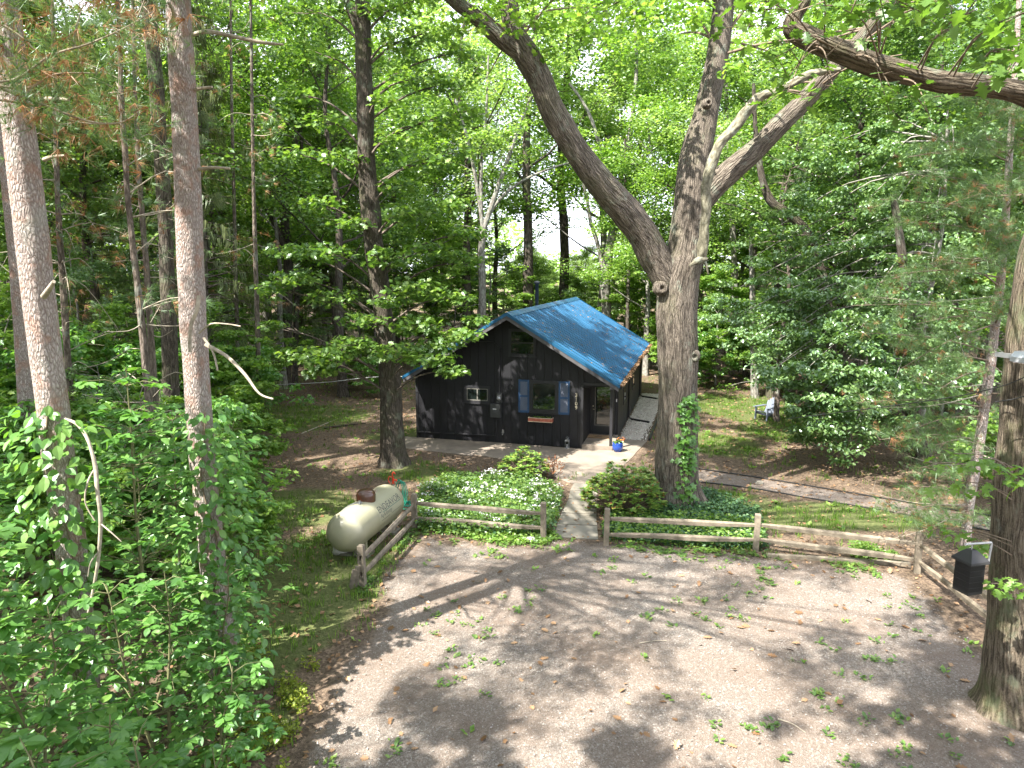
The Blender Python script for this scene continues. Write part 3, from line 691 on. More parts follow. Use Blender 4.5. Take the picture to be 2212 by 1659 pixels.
C = blob((.1,0,.46), .16, 22, .5); obj('flower', leaf_mesh('flower', C, sizes(22, .06), 'petal', plain('orange_petal', (.75,.22,.05), .6)), po, 'stuff')

# patio, path slabs, stone strip
def slab(name, P, z0, z1, mat, label=None, kind='structure'):
    k = MB(); n_ = len(P); V = [(x, y, z0) for x, y in P] + [(x, y, z1) for x, y in P]
    cx = np.mean(P, 0); V += [(cx[0], cx[1], z1)]
    k.add(V, [(i, (i+1) % n_, n_+(i+1) % n_, n_+i) for i in range(n_)], [(n_+i, n_+(i+1) % n_, 2*n_) for i in range(n_)])
    o = k.build(name, mat, kind=kind); return o
h2 = lambda u, w: tuple(H(u, w)[:2])
slab('patio', [h2(-.6, -.0), h2(-.6, -1.6), h2(3.0, -2.1), h2(3.0, .0)], -.05, .012, M['concrete'])
slab('patio', [h2(3.01, -.0), h2(3.01, -1.9), h2(4.4, -2.3), h2(5.7, -3.2), h2(7.0, -4.35), h2(7.95, -4.2), h2(8.4, -2.2), h2(8.65, -.6), h2(8.7, -.07), h2(PU, -.07), h2(3.01, -.0)][1:], -.05, .018, M['concrete'])
slab('patio', [h2(WU + .04, -.06), h2(8.7, -.06), h2(8.95, 1.8), h2(WU + .04, 1.8)], -.05, .018, M['concrete'])
ys = [(1240,1045,1296,1047),(1232,1061,1290,1063),(1228,1080,1290,1082),(1213,1110,1288,1113),(1204,1134,1290,1138),(1196,1163,1292,1168)]
for (a, b, c, d), (e, f_, g_, h_) in zip(ys[:-1], ys[1:]):
    q = [gp(a, b), gp(c, d), gp(g_, h_ - 1.5), gp(e, f_ - 1.5)]
    o = slab('paving_slab', [(v.x, v.y) for v in q], -.03, .022 + random.uniform(0, .006), M['slab'])
k = [h2(WU + .04, 1.82), h2(WU + .95, 1.82), h2(WU + 1.2, 5.6), h2(WU + 1.35, 12.6), h2(WU + .04, 12.6)]
sheet('stone_strip', k, .006, M['white_gravel'], .1, rag=.02)
nn = 5000; uu = rng.uniform(.05, 1.15, nn); ww = rng.uniform(1.85, 12.5, nn)
C = np.array([H(WU + a, b, .02) for a, b in zip(uu, ww)])
tag(obj('white_pebbles', leaf_mesh('white_pebbles', C, sizes(nn, .055, .5), 'oval', plain('white_pebble', (.55,.52,.47), .8, var=.4, scale=30), upj=.7)), kind='stuff')
k = MB(); k.box((0, 0, 0), (.07, 10.7, .1)); o = k.build('strip_edging', M['black_plastic']); o.matrix_world = HM @ Matrix.Translation((WU + 1.2, 1.9, 0)) @ Matrix.Rotation(-.02, 4, 'Z')
tag(o, 'dark edging board along the white stone strip by the cabin', 'garden edging')

# ------------------------------------------------------------------ fences
M['fencewood'] = plain('weathered_fence_wood', (.15,.125,.095), .9, var=.45, scale=7, bmp=.5)
M['fencewood_new'] = plain('bleached_fence_wood', (.185,.155,.115), .9, var=.35, scale=7, bmp=.5)
def rail(P, Q, mat, parent, th=.05, hh=.068):
    P, Q = Vector(P), Vector(Q); L = (Q - P).length; d = (Q - P).normalized(); k = MB(); N = 9; V = []
    for i in range(N + 1):
        t = i / N; c = P.lerp(Q, t) + Vector((0, 0, .018 * n3((t * 3, P.x, P.z * 5))))
        tap = .55 + .45 * min(1, t * 6, (1 - t) * 6); s = Vector((d.y, -d.x, 0)).normalized()
        for a, b in ((-1,-.7),(.75,-1),(1,.3),(.2,1),(-.8,.6)):
            j = 1 + .25 * n3((t * 4, a * 3 + P.x, b * 3))
            V.append(tuple(c + s * a * th * tap * j * .8 + Vector((0, 0, b * hh * tap * j))))
    F = [(i*5+j, i*5+(j+1) % 5, (i+1)*5+(j+1) % 5, (i+1)*5+j) for i in range(N) for j in range(5)]
    k.add(V, F); k.add(V[:5], F3=[(0,1,2),(0,2,3),(0,3,4)]); k.add(V[-5:], F3=[(0,2,1),(0,3,2),(0,4,3)])
    k.build('rail', mat, parent)
def post(p, mat, parent, h=.93, w=.125, rz=0., holes=False, tilt=0.):
    k = MB(); Mx = Matrix.Translation(p) @ Matrix.Rotation(rz, 4, 'Z') @ Matrix.Rotation(tilt, 4, 'Y'); a = w / 2
    if holes:
        for z0, z1 in ((-.1, .26), (.37, .62), (.73, h - .02)): k.box((-a, -a, z0), (a, a, z1), Mx)
        for z0, z1 in ((.26, .37), (.62, .73)): k.box((-a, -a, z0), (-.024, a, z1), Mx); k.box((.024, -a, z0), (a, a, z1), Mx)
    else: k.box((-a, -a, -.1), (a, a, h - .02), Mx)
    V = [(-a,-a,h-.02),(a,-a,h-.02),(a,a,h-.02),(-a,a,h-.02),(-a+.02,-a+.02,h),(a-.02,-a+.02,h+.006),(a-.02,a-.02,h),(-a+.02,a-.02,h-.004)]
    k.add([tuple(Mx @ Vector(v)) for v in V], [(4,5,6,7),(0,1,5,4),(1,2,6,5),(2,3,7,6),(3,0,4,7)])
    k.build('post', mat, parent)
F0, F1, F2, F3_, F4_, F5 = gp(784,1268), gp(896,1142), gp(1174,1165), gp(1309,1178), gp(1632,1190), gp(1980,1237)
F6 = F5 + (gp(2110,1345) - F5).normalized() * 3.4
def fence(pts, label, mat, rel=(.30, .68), skip_first=False, holes=(), group=None):
    o = pts[0]; t = thing('split_rail_fence', o, label, 'fence', group or 'split rail fences around the parking area')
    for i, q in enumerate(pts):
        if i == 0 and skip_first: continue
        d = (pts[min(i+1, len(pts)-1)] - pts[max(i-1, 0)]); post(q - o, mat, t, .95 + random.uniform(-.02, .03), .13, math.atan2(d.y, d.x) - PI/2 * (i in holes) , i in holes, random.uniform(-.015, .015))
    for a, b in zip(pts[:-1], pts[1:]):
        dd = (b - a).normalized() * .02
        for z in rel: rail(a - o + dd + Vector((0, 0, z + random.uniform(-.02, .02))), b - o - dd + Vector((0, 0, z + random.uniform(-.03, .03))), mat, t)
fence([F0, F1], 'short weathered rail fence running beside the propane tank', M['fencewood'], holes=(0,))
fence([F1 + Vector((.0, .0, 0)), F2], 'two rail wooden fence in front of the white flower bed', M['fencewood'], skip_first=True)
fence([F3_, F4_, F5], 'long two rail fence from the path to the corner post below the big oak', M['fencewood_new'])
fence([F5, F6], 'rail fence section running from the corner post towards the trunk at the frame edge', M['fencewood_new'], skip_first=True)
for i, (dx, a) in enumerate(((-.16, .12), (-.24, .2))):
    k = MB(); k.box((-.05, -.02, 0), (.05, .02, .52 - i*.06), Matrix.Rotation(a, 4, 'Y') @ Matrix.Rotation(.15, 4, 'X'))
    o = k.build('loose_board', M['fencewood']); o.location = F0 + Vector((dx, -.04 - .05*i, .0)); o.rotation_euler.z = .4
    tag(o, ('grey offcut board leaning directly against the front fence post', 'outer grey offcut board leaning left of the front fence post')[i], 'board', 'boards leaning on the fence post')
# landscape timbers lying behind the right fence
for i, (a, b) in enumerate(((gp(1655,1203), gp(1965,1222)),)):
    k = MB(); d = b - a; k.box((0, -.06, -.02), (d.length, .06, .08)); o = k.build('landscape_timber', M['fencewood_new']); o.location = a; o.rotation_euler.z = math.atan2(d.y, d.x)
    tag(o, 'pale timber lying on the ground under the right fence section', 'timber')

# ------------------------------------------------------------------ propane tank
TA, TBq = gp(752,1150,.62), gp(832,1090,.62)
axd = (TBq - TA); axd.z = 0; axn = axd.normalized(); TR = .47; TLc = 2.15
ctr = (TA + TBq) / 2; 
tk = thing('propane_tank', (ctr.x, ctr.y, 0), 'cream propane tank lettered ENDEAVOR with a brown dome lid by the fence', 'propane tank', rz=math.atan2(axn.y, axn.x))
M['cream'] = plain('cream_tank_paint', (.29,.275,.19), .32, var=.10, scale=1.6, spec=.5)
prof = [(0.001, -TLc/2 - .40)] + [(TR * math.sin(a), -TLc/2 - .40 * math.cos(a)) for a in np.linspace(.12, PI/2, 10)] + [(TR, -TLc/2 + .6), (TR, 0), (TR, TLc/2 - .6)] + [(TR * math.cos(a), TLc/2 + .40 * math.sin(a)) for a in np.linspace(0, PI/2 - .12, 10)] + [(0.001, TLc/2 + .40)]
k = MB(); k.lathe(prof, Matrix.Translation((0, 0, .66)) @ Matrix.Rotation(PI/2, 4, 'Y'), 48); k.build('tank_body', M['cream'], tk, True)
for x in (-.75, .75):
    k = MB(); 
    for y in (-.33, .25): k.box((x - .05, y, .08), (x + .05, y + .08, .42))
    k.box((x - .06, -.36, .05), (x + .06, .36, .1)); k.build('leg', M['cream'], tk)
    k = MB(); k.box((x - .2, -.45, -.02), (x + .2, .45, .05)); k.build('foot_block', M['slab'], tk)
k = MB(); k.lathe([(.235,0),(.235,.16),(.22,.22),(.17,.27),(.08,.30),(0,.305)], Matrix.Translation((-.05, 0, .66 + TR - .06)), 28); k.build('dome_lid', plain('brown_plastic', (.075,.03,.018), .25, spec=.7), tk, True)
k = MB(); k.box((-.5, -.06, .66+TR-.01), (-.36, .02, .66+TR+.03)); k.tube([(-.43,-.02,.66+TR+.02),(-.43,-.02,.66+TR+.07)], .03, 8); k.build('regulator', M['steel'], tk)
k = MB(); k.box((.45,-.03,.66+TR-.01),(.52,.03,.66+TR+.06)); k.build('lifting_lug', M['stub'], tk)
for x in (-TLc/2, 0, TLc/2):
    k = MB(); k.lathe([(TR+.0005, x-.008), (TR+.004, x), (TR+.0005, x+.008)], Matrix.Translation((0, 0, .66)) @ Matrix.Rotation(PI/2, 4, 'Y'), 48); k.build('weld_seam', M['cream'], tk, True)
k = MB(); k.tube(crom([(-.4, .04, 1.15), (-.6, .2, 1.1), (-.72, .4, .9), (-.75, .5, .5), (-.75, .5, .0)], 4), .012, 5); k.build('gas_line', M['steel'], tk)
M['decal'] = plain('lettering_ink', (.06,.065,.06), .5)
def wrap_text(body, size, x0, ang, name, col=None):
    c = bpy.data.curves.new('t', 'FONT'); c.body = body; c.size = size; c.resolution_u = 2
    to = bpy.data.objects.new('t', c); S.collection.objects.link(to); dg = bpy.context.evaluated_depsgraph_get()
    me = bpy.data.meshes.new_from_object(to.evaluated_get(dg)); S.collection.objects.unlink(to); bpy.data.objects.remove(to)
    bm = bmesh.new(); bm.from_mesh(me); bmesh.ops.triangulate(bm, faces=bm.faces[:])
    ys_ = [v.co.y for v in bm.verts]; yy = min(ys_) + .012
    while yy < max(ys_): bmesh.ops.bisect_plane(bm, geom=bm.verts[:] + bm.edges[:] + bm.faces[:], plane_co=(0, yy, 0), plane_no=(0, 1, 0)); yy += .02
    bm.to_mesh(me); bm.free()
    n_ = len(me.vertices); co = np.empty(n_*3); me.vertices.foreach_get('co', co); co = co.reshape(-1, 3)
    a = ang - co[:, 1] / TR      # angle from the top towards the camera side
    r = TR + .005
    V = np.stack([x0 + co[:, 0], -r * np.sin(a), .66 + r * np.cos(a)], 1); me.vertices.foreach_set('co', V.ravel())
    me.name = name; me.materials.clear(); me.materials.append(col or M['decal']); me.update(); return obj(name, me, tk)
def wrap_rect(x0, x1, a0, a1, name, mat, r=.0025):
    k = MB(); N = 8; V = []
    for i in range(N + 1):
        a = a0 + (a1 - a0) * i / N
        for x in (x0, x1): V.append((x, -(TR + r) * math.sin(a), .66 + (TR + r) * math.cos(a)))
    k.add(V, [(2*i, 2*i+2, 2*i+3, 2*i+1) for i in range(N)]); return k.build(name, mat, tk, True)
wrap_rect(-.28, 1.0, .82, 1.75, 'decal_sheet', plain('decal_sheet', (.32,.305,.215), .4, var=.05))
wrap_text('ENDEAVOR', .235, -.24, 1.17, 'company_lettering')
wrap_rect(-.05, 1.0, 1.205, 1.235, 'underline', plain('green_line', (.03,.11,.09), .4), .004)
wrap_text('Ag & Energy', .125, -.20, 1.44, 'company_lettering')
wrap_rect(-.18, .28, 1.58, 1.60, 'fine_print', M['decal'], .004); wrap_rect(.38, .95, 1.56, 1.58, 'fine_print', M['decal'], .004)

# ------------------------------------------------------------------ hydrant, hose, small things
hy = thing('yard_hydrant', gp(851,1096), 'red handled yard hydrant standing behind the propane tank', 'hydrant')
k = MB(); k.tube([(0,0,0),(0,0,.72)], .022, 8); k.build('standpipe', M['steel'], hy)
M['red'] = plain('red_enamel', (.55,.045,.02), .35)
k = MB(); k.tube([(0,0,.7),(0,0,.86)], .035, 8); k.tube([(0,0,.8),(.10,-.03,.82),(.12,-.03,.76)], .024, 8); k.build('head', M['red'], hy)
k = MB(); k.tube(crom([(-.0,0,.86),(-.02,-.02,.98),(.02,0,1.04),(.06,0,.98)], 3), .016, 6); k.tube(crom([(0,0,.86),(-.1,-.02,.92),(-.13,-.02,.80),(-.08,-.02,.72)], 3), .014, 6); k.build('handle', M['red'], hy)
ho = MB(); base = gp(851,1096)
for i in range(6):
    a0 = i * .5; w = .09 + .03 * (i % 3); q = [base + Vector((.17 + w * math.cos(t) + .015 * i, -.05 + .03 * i * math.sin(t), .50 + .33 * math.sin(t) - .02 * i)) for t in np.linspace(0, 2*PI, 18)]
    ho.tube([tuple(x) for x in q], .012, 6)
for i in range(7):
    r0 = .20 + .035 * (i % 4); q = [base + Vector((.33 + r0 * math.cos(t) + .04 * math.sin(i), -.12 + r0 * .8 * math.sin(t), .03 + .022 * i + .02 * math.sin(3 * t + i))) for t in np.linspace(0, 2*PI, 22)]
    ho.tube([tuple(x) for x in q], .012, 6)
tag(ho.build('garden_hose', plain('green_hose', (.01,.20,.13), .35, var=.2)), 'green garden hose looped on the hydrant and coiled below', 'garden hose')
rk = MB(); V, F, _ = None, None, None
def rock(name, loc, sx, sy, sz, mat, label, cat='rock', sd_=0, group=None):
    k = MB(); prof = [(math.sin(a), -math.cos(a)) for a in np.linspace(.05, PI - .05, 8)]; V = []
    for r_, z_ in prof:
        for j in range(12):
            a = 2 * PI * j / 12; d = Vector((r_ * math.cos(a), r_ * math.sin(a), z_)); s_ = 1 + .35 * n3((d.x * 1.4 + sd_, d.y * 1.4, d.z * 1.4))
            V.append((d.x * s_ * sx, d.y * s_ * sy, d.z * s_ * sz + sz * .6))
    k.add(V, [(i*12+j, i*12+(j+1) % 12, (i+1)*12+(j+1) % 12, (i+1)*12+j) for i in range(7) for j in range(12)])
    o = k.build(name, mat); o.location = loc; return tag(o, label, cat, group)
M['stone'] = plain('pale_fieldstone', (.42,.40,.37), .9, var=.3, scale=5, bmp=.4)
rock('rock', gp(1146,1168), .17, .13, .06, plain('white_stone', (.66,.60,.57), .8), 'flat white stone at the foot of the fence post by the path')
rock('rock', gp(735,1195), .2, .14, .14, M['stone'], 'pale stone beside the near end of the propane tank', sd_=3)
rock('rock', gp(1640,1046), .15, .10, .07, M['slab'], 'rounded grey stone behind the big oak at the path edge', sd_=5)
sl = thing('solar_light', gp(1150,1160), 'small black solar light on the white stone by the fence', 'garden light')
k = MB(); k.tube([(0,0,0),(0,0,.24)], .014, 6); k.build('stake', M['blacktrim'], sl)
k = MB(); k.lathe([(0,.24),(.05,.24),(.075,.27),(.05,.31),(0,.32)], seg=12); k.build('light_head', M['blacktrim'], sl, True)
k = MB(); k.lathe([(0,.321),(.03,.321),(.03,.33),(0,.335)], seg=10); k.build('lens', M['steel'], sl)

# Adirondack chairs on the far lawn
M['chair'] = plain('slate_blue_chair', (.13,.15,.19), .55, var=.1)
def adirondack(loc, rz, label):
    t = thing('adirondack_chair', loc, label, 'garden chair', 'adirondack chairs on the back lawn', rz)
    for i in range(7):
        x = -.27 + i * .09; hgt = .98 - .035 * abs(i - 3)**1.5
        k = MB(); k.box((-.041, -.01, 0), (.041, .01, hgt - .2), Matrix.Translation((x, .25, .22)) @ Matrix.Rotation(-.38, 4, 'X')); k.build('back_slat', M['chair'], t)
    for i in range(6):
        k = MB(); k.box((-.27, -.04, -.01), (.27, .04, .01), Matrix.Translation((0, -.30 + i * .095, .37 - i * .024))); k.build('seat_slat', M['chair'], t)
    for s in (-1, 1):
        k = MB(); k.box((s*.36 - .07, -.42, .55), (s*.36 + .07, .38, .575)); k.build('armrest', M['chair'], t)
        k = MB(); k.box((s*.31 - .02, -.40, 0), (s*.31 + .02, -.30, .55)); k.build('front_leg', M['chair'], t)
        k = MB(); k.prism([(-.36,.26),(-.36,.38),(.62,.07),(.62,.0),(.5,.0)], Matrix.Translation((s*.30 - .012, 0, 0)) @ Matrix.Rotation(PI/2, 4, 'Z') @ Matrix.Scale(1, 4), -.012, .012); k.build('back_leg', M['chair'], t)
adirondack(gp(1655,905), -1.0, 'slate adirondack chair in the sun on the back lawn edge')
adirondack(gp(1765,925), -2.0, 'slate adirondack chair half hidden under the drooping beech leaves')
# clothes line / cable on the left
k = MB(); q = [at(380,838,30), at(560,832,29), at(700,826,28.2), at(800,815,27.5), H(.0,-.5,2.55)]; k.tube([tuple(v) for v in crom([tuple(v) for v in q], 5)], .012, 4)
tag(k.build('overhead_cable', plain('pale_cable', (.32,.33,.32), .5)), 'thin cable strung from the left woods to the cabin corner', 'cable')
# logs stacked in the woods
for i in range(5):
    p0 = gp(560 + (i % 3) * 26, 838 - (i % 2) * 3); z = .16 + .28 * (i // 3)
    k = MB(); k.tube([(-.5,0,z),(.0,.03,z),(.6,0,z)], .15, 9, rough=.15); o = k.build('log', M['bark_oak_dark'], smooth=True, bark=True); o.location = p0; o.rotation_euler.z = .3 * i
    tag(o, 'dark cut log lying in the pile under the left trees', 'log', 'logs piled in the left woods')

# ------------------------------------------------------------------ trees: generic builders
def grow(seed, hgt, r0, z0, spread, nl, up=.5, seg=9, wob=.25, limb_r=.33, sub=4, forks=True):
    """trunk, limbs and branch ends of a broadleaf tree, local coordinates; returns MB, ends"""
    r = random.Random(seed); k = MB(); N = 10
    P = [(wob * n3((seed, i * .35, 0)) * i / 3, wob * n3((seed, 9, i * .35)) * i / 3, hgt * .93 * i / N) for i in range(N + 1)]
    P = np.array(P); R = r0 * (1 - np.linspace(0, 1, N + 1) ** 1.1 * .88)
    Q = crom(np.column_stack([P, R]), 3)
    k.tube(Q[:, :3], Q[:, 3], seg, .10, 1., flare=(.55, .5, 4), seed=seed)
    ends = []
    a = r.uniform(0, 6)
    for i in range(nl):
        t = (z0 / hgt) + (1 - z0 / hgt) * (i + .4) / nl; t = min(t, .99); a += 2.4 + r.uniform(-.5, .5)
        f = t * (len(Q) - 1) / 1.0; b = Q[min(int(f / .98 * .98), len(Q) - 1)]
        L = spread * (1 - .55 * max(0, (t - .55) / .45)) * r.uniform(.65, 1.1)
        rl = max(.02, b[3] * limb_r * r.uniform(.8, 1.5)); e = up * r.uniform(.5, 1.4)
        d = Vector((math.cos(a), math.sin(a), e)).normalized()
        pts = [Vector(b[:3])]
        for q in range(1, 5):
            bend = Vector((0, 0, .10 * q * (up - .1))) + Vector((r.gauss(0, .12), r.gauss(0, .12), r.gauss(0, .08)))
            pts.append(pts[-1] + (d + bend) * L / 4)
        k.tube(crom([tuple(v) for v in pts], 2), np.linspace(rl, rl * .22, 9), 5, cap=False, seed=i)
        ends.append((pts[-1], .85)); ends.append((pts[-2] + Vector((0, 0, .2)), .8))
        for s in range(sub):
            q = pts[1 + s % 4]; d2 = (d + Vector((r.gauss(0, .6), r.gauss(0, .6), r.gauss(.1, .35)))).normalized(); L2 = L * r.uniform(.3, .55)
            m_ = q + d2 * L2 * .5 + Vector((0, 0, r.gauss(.05, .1))); e2 = q + d2 * L2
            k.tube([tuple(q), tuple(m_), tuple(e2)], [rl * .42, rl * .3, rl * .12], 4, cap=False)
            ends.append((e2, .8)); 
            if s % 2: ends.append((m_, .6))
    return k, ends, Q
def crown(name, ends, n_each, rad, size, kind, mat, flat=.42, upj=.5, droop=.2, jit=.3):
    C = []
    for e, s in ends:
        rr = rad * s * random.uniform(.7, 1.25); c = Vector(e) + Vector((random.gauss(0, jit), random.gauss(0, jit), random.gauss(0, jit * .5)))
        C.append(blob(c, rr, int(n_each * s), flat))
    C = np.vstack(C); return leaf_mesh(name, C, sizes(len(C), size), kind, mat, upj=upj, droop=droop)
PROTO = {}
def proto(name, trunk_me, crown_me, cname='crown'): PROTO[name] = (trunk_me, crown_me, cname)
def plant(pname, loc, label, cat='tree', group=None, rz=0., s=1., oname=None, tilt=(0, 0)):
    a, b, cn = PROTO[pname]
    t = bpy.data.objects.new(oname or pname, None); S.collection.objects.link(t); t.location = loc; t.rotation_euler = (tilt[0], tilt[1], rz); t.scale = (s,) * 3
    tag(t, label, cat, group)
    obj('trunk' if cat == 'tree' else 'stem', a, t)
    o = obj(cn, b, t); o['kind'] = 'stuff'
    return t
# broadleaf prototypes
for nm, sd_, hgt, r0, z0, spr, nl, mat, kind, ls, bark, ne in (
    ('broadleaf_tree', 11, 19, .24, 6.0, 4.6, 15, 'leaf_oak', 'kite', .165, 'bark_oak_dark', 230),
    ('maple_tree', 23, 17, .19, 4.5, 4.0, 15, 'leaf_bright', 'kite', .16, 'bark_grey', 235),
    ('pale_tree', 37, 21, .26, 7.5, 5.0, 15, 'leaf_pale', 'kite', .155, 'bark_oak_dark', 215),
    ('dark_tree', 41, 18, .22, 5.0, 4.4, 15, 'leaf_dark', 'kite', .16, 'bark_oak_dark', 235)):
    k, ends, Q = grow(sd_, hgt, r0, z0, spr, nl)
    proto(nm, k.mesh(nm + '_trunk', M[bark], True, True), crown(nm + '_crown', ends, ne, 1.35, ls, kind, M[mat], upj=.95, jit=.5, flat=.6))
# low broadleaf tree with foliage to the ground, shrubs
k, ends, Q = grow(53, 9, .10, 1.0, 2.6, 13, up=.25, seg=6); proto('young_beech', k.mesh('young_beech_trunk', M['bark_grey'], True, True), crown('young_beech_crown', ends, 110, .75, .14, 'kite', M['leaf_beech'], flat=.3, droop=.45))
k, ends, Q = grow(59, 8, .08, .8, 2.2, 13, up=.4, seg=6); proto('young_maple', k.mesh('young_maple_trunk', M['bark_grey'], True, True), crown('young_maple_crown', ends, 100, .7, .16, 'maple', M['leaf_bright'], flat=.3, droop=.3))
k, ends, Q = grow(61, 3.6, .04, .3, 1.5, 11, up=.6, seg=5); proto('woodland_shrub', k.mesh('shrub_stem', M['twig'], True, True), crown('shrub_foliage', ends, 70, .5, .15, 'ovate', M['leaf_sass'], flat=.4, droop=.35), 'foliage')
k, ends, Q = grow(67, 3.0, .04, .3, 1.6, 11, up=.5, seg=5); proto('viburnum_shrub', k.mesh('shrub_stem2', M['twig'], True, True), crown('shrub_foliage2', ends, 75, .5, .15, 'maple', M['leaf_bright'], flat=.35, droop=.3), 'foliage')
# conifers
def conifer(seed, hgt, r0, z0, spread, per, gap, kind, size, mats, bark, droop=0., n_t=7, dead_below=0., seg=8, tuft_rad=.28):
    r = random.Random(seed); k = MB(); N = 12
    P = np.array([(.15 * n3((seed, i * .3, 1)) * i / 3, .15 * n3((seed, 4, i * .3)) * i / 3, hgt * i / N) for i in range(N + 1)]); R = r0 * (1 - np.linspace(0, 1, N + 1) * .9)
    Q = crom(np.column_stack([P, R]), 2); k.tube(Q[:, :3], Q[:, 3], seg, .05, 1., flare=(.4, .3, 4), seed=seed)
    C = []; D = []; z = z0
    while z < hgt - .3:
        t = (z - z0) / (hgt - z0); L = spread * (1 - t) ** .8 * r.uniform(.8, 1.15) + .3; b = Q[int(z / hgt * (len(Q) - 1))]
        for i in range(per):
            a = r.uniform(0, 6.28); d = Vector((math.cos(a), math.sin(a), r.uniform(-.1, .3) - droop)); q = Vector((b[0], b[1], z + r.uniform(-.2, .2)))
            e = q + d * L * r.uniform(.7, 1.1); m_ = q.lerp(e, .55) + Vector((0, 0, .06 * L))
            k.tube([tuple(q), tuple(m_), tuple(e)], [.035 * (1 - t) + .012, .018, .006], 4, cap=False)
            if z < dead_below: continue
            for j in range(n_t):
                u = r.uniform(.3, 1.05); c = (q.lerp(m_, u / .55) if u < .55 else m_.lerp(e, (u - .55) / .45)); side = Vector((-d.y, d.x, 0)) * r.gauss(0, tuft_rad * (1.3 - u * .6))
                C.append(tuple(c + side + Vector((0, 0, r.gauss(0, .05))))); dd = d * .8 + side.normalized() * .6 + Vector((0, 0, .25)); D.append(tuple(dd))
        z += gap * r.uniform(.7, 1.3)
    C = np.array(C); D = np.array(D)
    V, F, rr = leaves(C, D, np.tile([0., 0, 1], (len(C), 1)) + rng.normal(0, .2, (len(C), 3)), sizes(len(C), size, .25), kind)
    return k.mesh('conifer_trunk', M[bark], True, True), mesh_np('conifer_needles', V, [F], M[mats], False, {'r': rr})
a, b = conifer(71, 21, .19, 4.5, 3.0, 4, .62, 'tuft', .30, 'needle', 'bark_thin', n_t=15, dead_below=5.5, tuft_rad=.4); proto('white_pine', a, b, 'needles')
a, b = conifer(73, 14, .13, 2.0, 2.2, 4, .5, 'tuft', .26, 'needle', 'bark_thin', n_t=13, dead_below=3.); proto('young_pine', a, b, 'needles')
a, b = conifer(79, 18, .17, 2.2, 2.6, 5, .42, 'droop', .50, 'spruce', 'bark_thin', droop=.18, n_t=9); proto('norway_spruce', a, b, 'needles')
k = MB(); P = crom([(0,0,0,.13),(.1,0,5,.11),(.0,.1,11,.08),(.1,0,17,.04)], 4); k.tube(P[:, :3], P[:, 3], 7, .06, seed=3)
r = random.Random(8)
for i in range(26):
    z = r.uniform(3, 14); a = r.uniform(0, 6.28); L = r.uniform(.5, 1.8); d = Vector((math.cos(a), math.sin(a), r.uniform(-.35, .1))); p0 = Vector((.05, 0, z)); k.tube([tuple(p0), tuple(p0 + d*L*.5 + Vector((0,0,.05))), tuple(p0 + d * L)], [.022, .014, .005], 4, cap=False)
C = []
for i in range(60): a = r.uniform(0, 6.28); C.append((math.cos(a) * r.uniform(.3, 1.7), math.sin(a) * r.uniform(.3, 1.7), r.uniform(6, 17)))
C = np.array(C); D = np.column_stack([C[:, 0], C[:, 1], rng.normal(-.8, .6, len(C))])
V, F, rr = leaves(C, D, np.tile([0., .3, 1], (len(C), 1)), sizes(len(C), .30), 'tuft')
proto('bare_pine', k.mesh('bare_pine_trunk', M['bark_thin'], True, True), mesh_np('bare_pine_needles', V, [F], M['needle'], False, {'r': rr}), 'needles')

# ------------------------------------------------------------------ the woods behind and beside the cabin
R_ = random.Random(101)
def put(pname, px, Y, label, group=None, cat='tree', s=1., oname=None, rz=None):
    x = (px - 1106) / FPX * (Y * cP + (CAM_H - 0) * sP)
    return plant(pname, (x, Y, 0), label, cat, group, R_.uniform(0, 6.28) if rz is None else rz, s, oname)
ADJ = {'broadleaf_tree': 'leafy green oak', 'maple_tree': 'bright green maple', 'pale_tree': 'tall pale green ash', 'dark_tree': 'dark leaved tree', 'white_pine': 'tall soft needled pine', 'young_pine': 'slender young pine', 'norway_spruce': 'drooping spruce', 'bare_pine': 'thin bare trunked pine'}
PLACE = [(-200, 300, 'in the woods at the far left'), (300, 560, 'behind the two pale pines'), (560, 830, 'behind the open ground left of the oak'), (830, 1130, 'behind the left slope of the cabin roof'), (1130, 1420, 'behind the cabin roof ridge'),
         (1420, 1700, 'behind the big forked oak'), (1700, 1950, 'behind the drooping beech'), (1950, 2420, 'in the woods at the far right')]
def where(px):
    for a, b, t in PLACE:
        if a <= px < b: return t
    return 'in the woods'
def band(Y): return 'in the front row' if Y < 36 else 'in the middle row' if Y < 48 else 'in the deeper row' if Y < 62 else 'in the farthest row'
count = {}
def wood(pname, px, Y, s=1.):
    lab = '%s %s, %s' % (ADJ[pname], where(px), band(Y))
    return put(pname, px, Y, lab, '%ss %s' % (ADJ[pname], where(px)), 'tree', s, pname)
rows = [(31, 56), (38, 56), (45, 52), (53, 46), (62, 42), (74, 40), (90, 36)]
